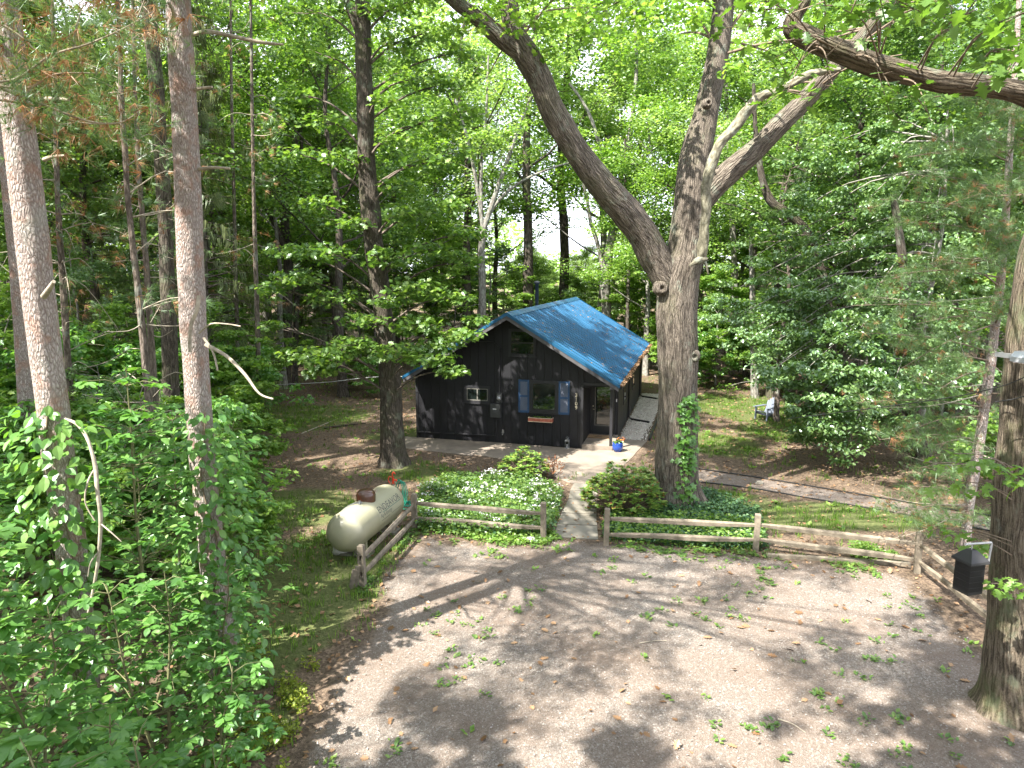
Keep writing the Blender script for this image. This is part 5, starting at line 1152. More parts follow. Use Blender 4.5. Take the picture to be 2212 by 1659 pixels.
CAN.append(canopy_tree('forked_oak', '', b2, 19, .3, 'bark_oak', 'leaf_oak', 'kite', .19, ok2)); CAN.append(canopy_tree('tall_oak', '', b1, 20, .3, 'bark_oak', 'leaf_oak', 'kite', .19, ok1))
gx = rng.uniform(-22, 16, 6000); gy = rng.uniform(4, 40, 6000); P = shade_p(gx, gy); keepm = rng.random(6000) < P * .62; gx, gy = gx[keepm], gy[keepm]
for x, y in zip(gx, gy):
    z = R_.uniform(9.5, 14.5) if y < 17 else R_.uniform(14.5, 18.5) if y < 28 else R_.uniform(17, 21)
    c = Vector((x - SUN_H.x * COT * z, y - SUN_H.y * COT * z, z)); rad = R_.uniform(.3, .7)
    if shade_p(np.array([x]), np.array([y]))[0] > .9: rad *= 1.25
    best = min(CAN, key=lambda q_: (q_['loc'].x - c.x)**2 + (q_['loc'].y - c.y)**2); n_ = int((330 if y < 18 else 190) * rad * rad * (1 if best['kind'] != 'tuft' else .45)) + 12
    B_ = blob(c, rad, n_, .5); B_ = visible_cull(B_, 10)
    # cut away leaves that would shade the spots wanted sunlit
    gX = B_[:, 0] + SUN_H.x * COT * B_[:, 2]; gY = B_[:, 1] + SUN_H.y * COT * B_[:, 2]; ok_ = np.ones(len(B_), bool)
    for a, b_, ra, rb in LIT: ok_ &= ((gX - a) / ra) ** 2 + ((gY - b_) / rb) ** 2 > .8
    B_ = B_[ok_]
    if len(B_) < 4: continue
    best['C'].append(B_)
    if scr([tuple(c)])[2][0] < 0 or not (-50 < scr([tuple(c)])[0][0] < 2260 and -50 < scr([tuple(c)])[1][0] < 1700):
        b0 = best['loc'] + Vector((0, 0, min(best['h'] * .92, max(3, z - 1 - .35 * (Vector((c.x, c.y, 0)) - Vector((best['loc'].x, best['loc'].y, 0))).length)))); m_ = b0.lerp(c, .5) + Vector((0, 0, .3))
        w = [tuple(b0), tuple(m_), tuple(c)]; xs, ys_, zc_ = scr(w)
        if not ((zc_ > .1) & (xs > -20) & (xs < 2232) & (ys_ > -20) & (ys_ < 1680)).any(): best['k'].tube(w, [.045, .03, .01], 4, cap=False)
for c_ in CAN:
    if c_['own']:
        c_['k'].tube(crom([(c_['loc'].x + .3 * n3((i, 2, c_['loc'].x)), c_['loc'].y, c_['h'] * i / 6) for i in range(7)], 3), np.linspace(c_['r0'], .06, 19), 10, rough=.08)
        wbuild(c_['k'], 'trunk', M[c_['mat']], c_['t'])
    elif c_['k'].n: wbuild(c_['k'], 'upper_branch', M['twig'], c_['t'])
    if c_['C']:
        C = np.vstack(c_['C']) - np.array(c_['t'].location); obj('upper_shade_crown' if not c_['own'] else 'crown', leaf_mesh('canopy', C, sizes(len(C), c_['size']), c_['kind'], M[c_['lmat']]), c_['t'], 'stuff')  # clumps above the view, laid out by the wanted shade pattern

# ------------------------------------------------------------------ saplings, vines: leaves one by one
def leaf_one(kind, mat, name):
    T, F = TM.setdefault(kind, tmpl(kind)); return mesh_np(name, T, [F], mat, False, {'r': np.full(len(T), .1)})
LM = {k_: leaf_one(k_, M[m_], n_) for k_, m_, n_ in (('lobe3', 'leaf_sass', 'lobed_leaf'), ('ovate', 'leaf_sass', 'oval_leaf'))}
LV = {'ovate': leaf_one('ovate', M['leaf_ivy'], 'vine_leaf'), 'maple': leaf_one('maple', M['leaf_ivy'], 'vine_leaf2')}
LO = leaf_one('oak', M['leaf_oak'], 'oak_leaf_single'); LOB = leaf_one('oak', M['leaf_bright'], 'oak_leaf_bright')
def place_leaf(me, parent, P, D, U, s, name='leaf'):
    D = Vector(D).normalized(); X = D.cross(Vector(U)); 
    if X.length < 1e-4: X = Vector((1, 0, 0))
    X.normalize(); Z = X.cross(D)
    Mx = Matrix(((X.x, D.x, Z.x, P[0]), (X.y, D.y, Z.y, P[1]), (X.z, D.z, Z.z, P[2]), (0, 0, 0, 1))) @ Matrix.Scale(s, 4)
    o = bpy.data.objects.new(name, me); S.collection.objects.link(o); o.parent = parent; o.matrix_basis = Mx; return o
def sapling(loc, hgt, spread, n_tw, label, seed, size=.15, lobed=.5, n_obj=120, name='sassafras_sapling', z0=.25, group='sassafras saplings at the left'):
    r = random.Random(seed); t = thing(name, loc, label, 'sapling', group); k = MB(); L_ = []
    stems = []
    for s_ in range(1 if hgt > 3 else 2):
        P = [(0, 0, 0)]; dx, dy = r.gauss(0, .07), r.gauss(0, .07)
        for i in range(1, 6): P.append((P[-1][0] + dx + r.gauss(0, .05), P[-1][1] + dy + r.gauss(0, .05), hgt * i / 5 * r.uniform(.96, 1.)))
        q = crom(P, 3); k.tube(q, np.linspace(.012 + hgt * .006, .006, len(q)), 6, cap=False); stems.append(q)
    for i in range(n_tw):
        q = stems[i % len(stems)]; f = z0 + (1 - z0) * (i + r.random()) / n_tw; b = Vector(q[min(int(f * (len(q) - 1)), len(q) - 1)]); a = i * 2.4 + r.uniform(-.4, .4)
        L = spread * (1.1 - .65 * f) * r.uniform(.5, 1.1); d = Vector((math.cos(a), math.sin(a), r.uniform(.05, .5))); e = b + d * L
        m_ = b.lerp(e, .5) + Vector((0, 0, .05)); k.tube([tuple(b), tuple(m_), tuple(e)], [.008, .006, .003], 4, cap=False)
        nl = r.randint(6, 9); a0 = r.uniform(0, 6)
        for j in range(nl):
            aj = a0 + j * 2 * PI / nl + r.uniform(-.3, .3); dd = Vector((math.cos(aj), math.sin(aj), r.uniform(-.55, .05))) + d * .35
            L_.append((e + Vector((r.gauss(0, .02), r.gauss(0, .02), -.02 * j * .3)), dd, Vector((r.gauss(0, .3), r.gauss(0, .3), 1)), size * r.uniform(.6, 1.15)))
        for j in range(r.randint(1, 4)):
            p_ = b.lerp(e, r.uniform(.35, .9)); s_ = r.choice((-1, 1)); dd = Vector((-d.y * s_, d.x * s_, r.uniform(-.5, .1))) + d * .4
            L_.append((p_, dd, Vector((r.gauss(0, .3), r.gauss(0, .3), 1)), size * r.uniform(.55, 1.)))
    wk = k.build('stem', M['twig_green'], t, True, False)
    L_.sort(key=lambda q_: (Vector(loc) + q_[0] - Vector((0, 0, CAM_H))).length)
    for p_, d_, u_, s_ in L_[:n_obj]: place_leaf(LM['lobe3' if r.random() < lobed else 'ovate'], t, p_, d_, u_, s_)
    rest = L_[n_obj:]
    if rest:
        C = np.array([tuple(q_[0]) for q_ in rest]); V, F, rr = leaves(C, np.array([tuple(q_[1]) for q_ in rest]), np.array([tuple(q_[2]) for q_ in rest]), np.array([q_[3] for q_ in rest]), 'ovate')
        obj('foliage', mesh_np('sapling_foliage', V, [F], M['leaf_sass'], False, {'r': rr}), t, 'stuff')
    return t
SAP = [((-2.55, 3.6), 2.7, .8, 26, .14, .7, 'lowest lobed leaf sapling at the bottom edge left of the driveway'), ((-3.5, 4.2), 3.3, .95, 34, .15, .7, 'lobed leaf sapling second from the bottom left corner'),
       ((-4.9, 5.2), 3.4, 1.0, 34, .16, .6, 'tall sapling in the bottom left corner before the leftmost pale pine'), ((-3.9, 5.6), 2.5, .8, 28, .15, .8, 'low sapling with big three lobed leaves before the leftmost pale pine'),
       ((-5.2, 6.8), 3.0, 1.0, 36, .15, .4, 'bushy sapling just in front of the leftmost pale pine'), ((-6.9, 8.0), 5.2, 1.25, 52, .15, .2, 'tallest sunlit sapling left of the leftmost pale pine'),
       ((-5.5, 9.6), 5.5, 1.1, 54, .14, .2, 'tall sunlit sapling right behind the leftmost pale pine'), ((-4.6, 8.2), 2.9, .95, 34, .14, .6, 'mid height sapling between the two pale pines near the front'),
       ((-3.75, 8.0), 1.7, .75, 26, .13, .6, 'short sapling below the right pale pine beside the mossy edge'), ((-6.0, 11.8), 4.4, 1.25, 44, .14, .5, 'spreading sapling between the pale pines farther back'),
       ((-5.1, 11.9), 3.9, 1.1, 46, .14, .3, 'sapling behind the right pale pine leaning to the open ground'), ((-4.65, 9.9), 2.3, .7, 26, .13, .4, 'small sapling hugging the foot of the right pale pine'),
       ((-8.4, 10.6), 4.3, 1.3, 40, .15, .3, 'wide sapling at the left frame edge behind the pale pine'), ((-7.6, 13.2), 3.8, 1.3, 40, .14, .5, 'sapling in front of the thin crooked pine'),
       ((-5.7, 14.3), 3.5, 1.1, 38, .13, .3, 'sapling right of the thin crooked pine'), ((-6.5, 6.6), 4.3, 1.1, 40, .16, .3, 'sapling at the left frame edge below the sunlit crown')]
for i, (xy, hh, sp_, nt_, sz, lb, lab) in enumerate(SAP): sapling((xy[0], xy[1], 0), hh, sp_, int(nt_ * 1.5), lab, 200 + i, sz * 1.2, lb, 170 if xy[1] < 10 else 100)
for i, (px, Y, hh, lab) in enumerate(((100, 6.6, 1.6, 'low seedling at the bottom left below the leftmost pale pine'), (330, 6.0, 1.5, 'low seedling beside the bottom edge of the left undergrowth'), (420, 7.4, 1.3, 'low seedling left of the right pale pine'), (260, 8.6, 1.8, 'low seedling right of the leftmost pale pine foot'),
                                      (520, 5.6, 1.0, 'small seedling at the bottom beside the driveway edge'), (380, 9.8, 2.0, 'seedling halfway between the two pale pine feet'), (210, 5.2, 1.3, 'seedling near the bottom left corner of the view'))):
    sapling(((px - 1106) / FPX * (Y * cP + CAM_H * sP), Y, 0), hh, .6, 20, lab, 300 + i, .13, .5, 90, 'undergrowth_seedling')

# vines climbing on trunks
def vine(label, q, base_tree_loc, zr, n, seed, side, size=.12, name='climbing_vine', mean=2.2, extra=0, spread=1.1, kind='ovate', out=(.02, .14)):
    r = random.Random(seed); t = thing(name, base_tree_loc, label, 'vine'); k = MB(); zs = q[:, 2]
    P = []
    for i in range(14):
        z = zr[0] + (zr[1] - zr[0]) * i / 13; j = int(np.argmin(abs(zs - z))); a = side + .35 * math.sin(i * .9 + seed); P.append((q[j][0] + (q[j][3] + .012) * math.cos(a) - t.location.x, q[j][1] + (q[j][3] + .012) * math.sin(a) - t.location.y, z - t.location.z))
    k.tube(crom(P, 3), .012, 5, cap=False); k.build('stem', M['twig'], t, True)
    for i in range(n):
        z = zr[0] + (zr[1] - zr[0]) * (r.random() ** .9); j = int(np.argmin(abs(zs - z))); a = side + r.gauss(0, .55) * spread; rad = q[j][3] + r.uniform(*out)
        c = Vector((q[j][0] + rad * math.cos(a), q[j][1] + rad * math.sin(a), z)) - t.location; d = Vector((math.cos(a) * .7 + r.gauss(0, .4), math.sin(a) * .7 + r.gauss(0, .4), -.55 + r.gauss(0, .3)))
        place_leaf(LV[kind], t, c, d, (math.cos(a), math.sin(a), .9), size * r.uniform(.6, 1.2))
    return t
def vine_mass(t_, q, zr, n, side, spread, out, size):
    z = zr[0] + (zr[1] - zr[0]) * rng.random(n); j = np.abs(q[:, 2][None] - z[:, None]).argmin(1); a = side + rng.normal(0, .55, n) * spread; rad = q[j, 3] + rng.uniform(*out, n)
    C = np.stack([q[j, 0] + rad * np.cos(a), q[j, 1] + rad * np.sin(a), z], 1) - np.array(t_.location); D = np.stack([np.cos(a) * .7, np.sin(a) * .7, np.full(n, -.5)], 1) + rng.normal(0, .4, (n, 3)); U = np.stack([np.cos(a), np.sin(a), np.full(n, .9)], 1)
    V, F, r_ = leaves(C, D, U, sizes(n, size, .35), 'ovate'); obj('foliage', mesh_np('vine_foliage', V, [F], M['leaf_sass'], False, {'r': r_}), t_, 'stuff')
v1 = vine('leafy vine wrapping the foot of the leftmost pale pine', qa, ba, (.1, 4.9), 230, 1, -1.3, .17, spread=1.7, out=(.02, .45))
vine_mass(v1, qa, (.1, 5.0), 520, -1.6, 2.4, (.02, .7), .15)
v2 = vine('leafy vine wrapping the lower right pale pine trunk', qb, bb, (.1, 4.4), 230, 2, -1.0, .15, spread=1.8, out=(.02, .5))
vine_mass(v2, qb, (.1, 4.6), 620, -.7, 2.2, (.02, .8), .14)
qo = np.array([[b2.x, b2.y, z, .62 - .04 * z] for z in np.linspace(0, 4, 40)])
vine('bright green vine climbing the middle of the big forked oak trunk', qo, b2, (.2, 3.3), 170, 3, -1.42, .19, spread=.48, kind='maple', out=(.03, .10))
# weeping beech on the right lawn: shared body, lit leaf sprays
bb3 = gp(1975, 978); wb = thing('drooping_beech', bb3, 'wide drooping beech whose lit branches hang over the adirondack chairs', 'tree')
r = random.Random(77); k = MB(); C = []; E_ = []
k.tube(crom([(0,0,0),(.1,0,2),(-.1,.1,4.5),(.2,0,8),(0,0,12)], 4), np.linspace(.2, .03, 17), 10, rough=.08)
tips = [(1730,892,23.3),(1735,905,23),(1790,925,22.5),(1850,905,22.3),(1900,880,22),(1650,810,24.5),(1700,850,23.4),(1760,860,22.8),(1820,860,22.2),(1880,830,22),(1930,830,21.6),(1990,850,21.6),(2050,860,21.4),(1600,740,26),(1640,760,25),(1690,780,24),(1750,790,23),(1810,800,22.6),(1870,780,22),(1930,770,21.8),(1580,690,27),(1640,700,26),(1710,710,25),
        (1780,720,24),(1850,720,23),(1920,700,22.5),(1990,740,22),(1600,620,28),(1670,630,27),(1740,640,26),(1820,640,25),(1890,630,24),(1960,620,23),(1620,560,29),(1700,560,28),(1780,560,27),(1860,550,26),(1940,540,25),(2010,600,23),(1680,490,28),(1760,480,27),(1850,460,26),(1930,450,25),(2020,480,24),(1800,400,27),(1900,370,26),(2000,390,25),(1750,340,28),(1850,300,27),(1960,290,26),(2060,330,24),(1560,720,27),(2080,560,22.5),(2080,700,22),(2100,820,21),(1720,930,23),(1830,935,22.4)]
for x, y, Y in tips:
    c = at(x, y, Y) - bb3; zt = min(11, c.z + .8 + .18 * math.hypot(c.x, c.y)); b = Vector((.05, 0, zt)); m_ = b.lerp(c, .55) + Vector((0, 0, .7)); k.tube(crom([tuple(b), tuple(m_), tuple(c)], 4), np.linspace(.04, .008, 9), 4, cap=False)
    for j in range(9):
        e = m_.lerp(c, r.uniform(.25, 1.15)) + Vector((r.gauss(0, .8), r.gauss(0, .6), r.gauss(-.1, .35))); C.append(blob(e, r.uniform(.35, .7), 85, .3))
k.build('trunk', M['bark_grey'], wb, True, True)
C = np.vstack(C); sx_, sy_, _z = scr(C + np.array(bb3)); C = C[~((sx_ > 1590) & (sx_ < 1697) & (sy_ > 842))]; obj('crown', leaf_mesh('beech_crown', C, sizes(len(C), .15), 'oval', M['leaf_beech'], droop=.6, upj=.45), wb, 'stuff')

# white pine with a thin pale trunk on the right
bp = gp(2085, 1188); wp_ = thing('white_pine', bp, 'thin trunked soft needled pine right of the drooping beech, with dead lower branches', 'tree')
k = MB(); q = limb(k, [(2085,1190,15.9,21),(2092,1100,15.9,20),(2108,1000,15.9,21),(2124,900,15.9,20),(2138,800,15.9,20),(2150,700,15.9,18),(2162,600,15.9,17),(2170,500,15.9,15),(2178,380,15.9,14),(2186,250,15.9,12),(2196,100,15.9,11),(2206,-80,15.9,9)], seg=14, rough=.05, seed=6.); wbuild(k, 'trunk', M['bark_pine'], wp_)
k = MB(); kd = MB(); C = []; D = []; CB = []
pb_ = [(2165,560,1900,610,15.2),(2160,600,1950,590,14.8),(2150,680,1840,660,14.6),(2148,690,1980,700,14.9),(2140,760,1880,720,14.5),(2140,780,1990,780,14.8),(2125,880,1850,870,14.6),(2120,900,1960,930,14.8),(2115,950,1900,950,14.5),(2170,520,1960,480,15),(2172,480,1900,430,14.6),(2176,420,1990,380,14.6),(2180,350,2000,300,14.9),(2165,560,2230,540,15),(2150,680,2230,700,15),(2130,850,2240,880,15),(2178,400,2240,380,15.4),(2186,250,2050,200,15),
       (2105,1010,1990,1010,14.8),(2098,1080,1960,1050,14.4),(2095,1095,1930,1110,14.2),(2092,1110,2010,1130,14.4),(2186,260,2230,240,15.2),(2150,700,1940,800,14.4),(2160,620,2040,560,14.5),(2140,800,2030,840,14.4),(2110,960,2030,960,14.6),(2176,430,2120,400,14.2),(2176,450,2210,420,14),(2170,520,2130,500,14.2),(2170,540,2200,520,14),(2182,340,2130,300,14.2),(2182,330,2220,300,14),(2150,700,2190,640,14),(2165,580,2100,560,14),(2186,240,2140,210,14.4),(2186,260,2210,220,14.2),(2170,500,2050,440,14.4),(2182,330,1960,340,14.4)]
for bx, by, ex, ey, Y in pb_:
    b, e = at(bx, by, 15.9) - bp, at(ex, ey, Y) - bp; m_ = b.lerp(e, .5) + Vector((0, 0, .12)); k.tube(crom([tuple(b), tuple(m_), tuple(e)], 4), np.linspace(.022, .006, 9), 5, cap=False)
    for j in range(13):
        u = r.uniform(.35, 1.02); c = (b.lerp(m_, u * 2) if u < .5 else m_.lerp(e, u * 2 - 1)); d = (e - b).normalized(); sd = Vector((-d.y, d.x, 0)) * r.gauss(0, .35); c2 = c + sd + Vector((0, 0, r.gauss(0, .14)))
        k.tube([tuple(c), tuple(c2)], [.006, .003], 3, cap=False)
        for w in range(12): (CB if r.random() < .07 else C).append(tuple(c2 + Vector((r.gauss(0, .13), r.gauss(0, .13), r.gauss(0, .08)))));
for bx, by, ex, ey, Y in ((2150,640,1880,640,14.9),(2132,830,1960,820,15),(2130,850,1900,880,14.7),(2125,880,2220,900,15.5),(2140,740,2240,790,15.4),(2112,980,2220,990,15.5),(2108,1000,1960,985,15),(2090,1100,1900,1170,14.4),(2092,1090,1860,1060,14.2),(2135,780,2230,830,15.5)):
    b, e = at(bx, by, 15.9) - bp, at(ex, ey, Y) - bp; m_ = b.lerp(e, .5) + Vector((0, 0, -.12)); kd.tube(crom([tuple(b), tuple(m_), tuple(e)], 4), np.linspace(.018, .004, 9), 5, cap=False)
    for j in range(5): p_ = m_.lerp(e, r.random()); kd.tube([tuple(p_), tuple(p_ + Vector((r.gauss(0, .2), r.gauss(0, .15), r.gauss(0, .2))))], [.006, .003], 3, cap=False)
k.build('branch', M['twig'], wp_, True); kd.build('dead_branch', M['stub'], wp_, True)
for L_, mt, nm in ((C, 'needle', 'needles'), (CB, 'needle_brown', 'brown_needles')):
    A = np.array(L_); V, F, rr = leaves(A, rng.normal(0, .6, A.shape) + np.array([-.3, -.2, .35]), np.tile([0., .1, 1], (len(A), 1)), sizes(len(A), .18), 'tuft'); obj(nm, mesh_np(nm, V, [F], M[mt], False, {'r': rr}), wp_, 'stuff')

# oak at the right frame edge with the long limb across the top right corner
b3 = gp(2185, 1535); Y3 = b3.y; ok3 = thing('edge_oak', b3, 'mossy trunked oak at the right frame edge with a long limb across the top', 'tree')
k = MB(); q = limb(k, [(2188,1545,Y3,150),(2184,1480,Y3,116),(2183,1400,Y3,98),(2186,1300,Y3,88),(2188,1200,Y3,84),(2192,1100,Y3,82),(2198,1000,Y3,82),(2208,900,Y3,82),(2216,800,Y3,84),(2226,700,Y3,86),(2250,560,Y3,86),(2300,380,Y3,86),(2360,200,Y3,84),(2420,40,Y3,80),(2480,-200,Y3,66),(2560,-600,Y3,44)], seg=44, sub=6, rough=.06, ridges=.04, flare=(.38, .30, 5), seed=8.)
wbuild(k, 'trunk', M['bark_mossy'], ok3)
k = MB(); limb(k, [(2430,60,Y3,70),(2340,215,Y3-.2,56),(2260,218,Y3-.3,50),(2200,198,Y3-.4,46),(2120,185,Y3-.5,44),(2040,178,Y3-.6,44),(1960,160,Y3-.7,46),(1890,140,Y3-.8,46),(1830,118,Y3-.8,46),(1780,98,Y3-.8,46),(1740,80,Y3-.8,46),(1712,60,Y3-.8,42),(1716,34,Y3-.8,34),(1736,0,Y3-.8,32),(1750,-60,Y3-.8,26),(1760,-160,Y3-.8,14)], seg=22, sub=6, rough=.08, ridges=.04, seed=15.)
wbuild(k, 'limb', M['bark_mossy'], ok3)
k = MB(); rr_ = random.Random(5); LP = []
for (x0, y0), (x1, y1), Y in (((1800,110),(1700,170),8.6),((1800,110),(1620,120),8.2),((1830,118),(1560,60),8.),((1900,120),(1880,20),8.0),((1900,120),(1960,20),7.),((1990,150),(2060,60),6.4),((2060,165),(2150,60),6.),((2100,170),(2190,110),5.6),((1900,130),(1820,20),6.8),((1760,90),(1650,20),8.),
                     ((1840,120),(1930,200),7.8),((1760,100),(1800,190),8.),((1950,170),(2010,260),8.3),((2100,190),(2200,130),5.8),((1780,80),(1700,200),7.9),((1980,150),(2110,20),6.),((1730,60),(1600,10),8.2),((1860,100),(1990,-10),5.8),((2050,160),(2230,20),5.4),((1780,90),(1780,0),7.4),((1900,100),(1900,-20),6.4)):
    b, e = at(x0, y0, Y3 - .8), at(x1, y1, Y); m_ = b.lerp(e, .5) + Vector((0, 0, .15)); k.tube(crom([tuple(b), tuple(m_), tuple(e)], 4), np.linspace(.013, .004, 9), 5, cap=False)
    for j in range(3): p_ = m_.lerp(e, rr_.random()); e2 = p_ + Vector((rr_.gauss(0, .25), rr_.gauss(0, .25), rr_.gauss(0, .15))); k.tube([tuple(p_), tuple(e2)], [.008, .003], 3, cap=False); LP += [(e2, Y)] * 3
    LP += [(e, Y)] * 5 + [(m_.lerp(e, .6), Y)] * 2
wbuild(k, 'branch', M['twig'], ok3, bark=False)
for c, Y in LP:
    d = Vector((rr_.gauss(0, 1), rr_.gauss(0, 1), rr_.gauss(-.35, .35))); place_leaf(LO if rr_.random() < .6 else LOB, ok3, c - b3 + Vector((rr_.gauss(0, .10), rr_.gauss(0, .10), rr_.gauss(0, .05))), d, (rr_.gauss(0, .4), rr_.gauss(0, .4), 1), rr_.uniform(.13, .21))
# low leafy sprouts on the same oak, near the lantern trap
k = MB(); LP = []
for (x1, y1), Y in (((2010,1000),8.8),((2060,980),8.7),((2110,990),8.6),((2160,1000),8.5),((2030,1040),8.7),((2090,1050),8.6),((2180,1040),8.6),((2205,1010),8.7),((2140,1260),8.6),((2190,1250),8.7),((2050,1150),9.8),((2010,1140),10),((2090,1170),9.6)):
    b, e = at(2186, y1 + 30, Y3 - .3), at(x1, y1, Y); m_ = b.lerp(e, .5) + Vector((0, 0, .08)); k.tube(crom([tuple(b), tuple(m_), tuple(e)], 3), np.linspace(.012, .004, 7), 4, cap=False)
    for j in range(10): LP.append(b.lerp(e, rr_.uniform(.55, 1.05)))
wbuild(k, 'sprout', M['twig'], ok3, bark=False)
for c in LP: place_leaf(LOB, ok3, c - b3 + Vector((rr_.gauss(0, .09), rr_.gauss(0, .09), rr_.gauss(0, .04))), (rr_.gauss(-.3, .8), rr_.gauss(-.3, .8), rr_.gauss(-.3, .3)), (rr_.gauss(0, .3), rr_.gauss(0, .3), 1), rr_.uniform(.12, .19))
# cedar sprays at its foot
bc = b3 + Vector((.25, -1.6, 0)); bc.z = 0; ce = thing('cedar_sapling', bc, 'feathery blue green cedar sapling in the lower right corner', 'sapling')
k = MB(); k.tube(crom([(0,0,0),(.05,0,1),(0,.05,2),(.05,0,2.9)], 3), np.linspace(.035, .008, 10), 6); C = []; D = []
for i in range(46):
    z = rr_.uniform(.5, 2.8); a = rr_.uniform(0, 6.28); L = (3.1 - z) * .42 * rr_.uniform(.6, 1.1) + .1; d = Vector((math.cos(a), math.sin(a), .25)); e = Vector((0, 0, z)) + d * L; k.tube([(0, 0, z), tuple(e)], [.01, .003], 3, cap=False)
    for j in range(16): C.append(tuple(Vector((0, 0, z)).lerp(e, rr_.uniform(.2, 1.1)) + Vector((rr_.gauss(0, .05),) * 3))); D.append(tuple(d + Vector((rr_.gauss(0, .5), rr_.gauss(0, .5), rr_.gauss(0, .4)))))
k.build('stem', M['twig'], ce, True); A = np.array(C); V, F, rr = leaves(A, np.array(D), np.tile([0., .1, 1], (len(A), 1)), sizes(len(A), .10), 'tuft'); obj('needles', mesh_np('cedar_needles', V, [F], M['needle_bluish'], False, {'r': rr}), ce, 'stuff')

# pine bough hanging in at the top left
k = MB(); bo = thing('pine_bough', at(-60, 170, 7.2), 'pine bough with green and brown needles hanging in at the top left corner', 'branch'); C = []; CB = []
for pts in ([(-60,175,7.2),(30,172,7.1),(110,120,7.0),(190,95,6.9),(270,60,6.9),(330,25,7)], [(-20,182,7.2),(60,190,7.2),(120,160,7.2),(210,158,7.3)], [(0,190,7.3),(90,225,7.4),(190,262,7.6),(260,265,7.7),(300,240,7.8)], [(-40,30,7),(40,75,7.1),(100,135,7.2)], [(160,105,7),(165,60,7),(180,10,7.1)], [(-60,210,7.4),(60,225,7.6),(150,260,8),(230,270,8.2)]):
    q_ = [at(x, y, Y) - bo.location for x, y, Y in pts]; k.tube(crom([tuple(v) for v in q_], 4), np.linspace(.016, .005, 4 * (len(q_) - 1) + 1), 5, cap=False)
    for v in q_[1:]:
        for j in range(42): (CB if rr_.random() < .3 else C).append(tuple(v + Vector((rr_.gauss(0, .22), rr_.gauss(0, .4), rr_.gauss(.05, .22)))))
k.build('stem', M['stub'], bo, True)
for L_, mt, nm, up_ in ((C, 'needle', 'needles', .5), (CB, 'needle_brown', 'brown_needles', -.9)):
    A = np.array(L_); V, F, rr = leaves(A, rng.normal(0, .7, A.shape) + np.array([0, 0, up_]), np.tile([0., .1, 1], (len(A), 1)), sizes(len(A), .17), 'tuft'); obj(nm, mesh_np(nm, V, [F], M[mt], False, {'r': rr}), bo, 'stuff')

# bug zapper on its white bracket, flood light, cables
zp = at(2094, 1232, 8.9); zt = thing('bug_zapper', zp, 'black lantern shaped bug zapper hanging from a white bracket by the edge oak', 'bug zapper', rz=.25)
k = MB(); k.lathe([(.0,.30),(.06,.30),(.12,.255),(.215,.17),(.225,.14),(.215,.135)], seg=4, M=Matrix.Rotation(PI/4, 4, 'Z')); k.build('roof', M['black_plastic'], zt)
k = MB(); k.lathe([(.17,-.26),(.17,-.30),(.0,-.30)], seg=4, M=Matrix.Rotation(PI/4, 4, 'Z')); k.build('tray', M['black_plastic'], zt)
k = MB()
for i in range(68):
    a = i % 17; s_ = i // 17; t_ = -.115 + a * .0144; x, y = [(t_, -.12), (.12, t_), (t_, .12), (-.12, t_)][s_]; k.box((x-.0035, y-.0035, -.26), (x+.0035, y+.0035, .15))
for z in (-.2, -.12, -.04, .04, .11):
    for s_ in (-1, 1): k.box((-.12, s_*.122-.003, z-.003), (.12, s_*.122+.003, z+.003)); k.box((s_*.122-.003, -.12, z-.003), (s_*.122+.003, .12, z+.003))
k.build('cage', M['black_plastic'], zt, kind='stuff')
k = MB()
for x in (-.04, .04): k.tube([(x, 0, -.25), (x, 0, .14)], .018, 8)
k.build('lamp_tube', plain('dull_tube', (.25,.25,.3), .3), zt)
k = MB(); k.box((-.095, -.095, -.25), (.095, .095, .13)); k.build('inner_grid', M['soffit'], zt)
k = MB(); k.tube([(0,0,.30),(.0,0,.375)], .006, 5); k.tube([(-.12,0,.385),(.32,0,.365),(.33,0,.34),(.31,0,.08)], .014, 6); k.build('bracket', plain('white_bracket', (.45,.45,.45), .4), zt)
fl = at(2222, 775, 8.9); ft = thing('flood_light', fl, 'grey outdoor flood light fixed to the edge oak at the frame edge', 'flood light', rz=.2)
k = MB(); k.prism([(-.16,-.04),(.16,-.04),(.16,.02),(.10,.09),(-.10,.09),(-.16,.02)], y0=-.12, y1=.12); k.build('housing', plain('light_housing', (.45,.47,.50), .35, .3), ft)
k = MB(); k.box((-.13,-.1,-.055),(.13,.1,-.041)); k.build('lens', M['bloom'], ft)
k = MB(); k.box((.0,.12,-.03),(.06,.5,.03)); k.build('mount', M['steel'], ft)
for i, (a, lab) in enumerate((([(2230,806,9),(2150,838,9.6),(1990,868,11.5),(1700,905,16)], 'upper black cable running left from the edge oak'), ([(2230,850,9),(2190,862,9.2),(2150,868,9.3)], 'short black cable sagging at the edge oak'))):
    k = MB(); k.tube(crom([tuple(at(*v)) for v in a], 5), .008, 4, cap=False); tag(k.build('power_cable', M['black_plastic']), lab, 'cable')

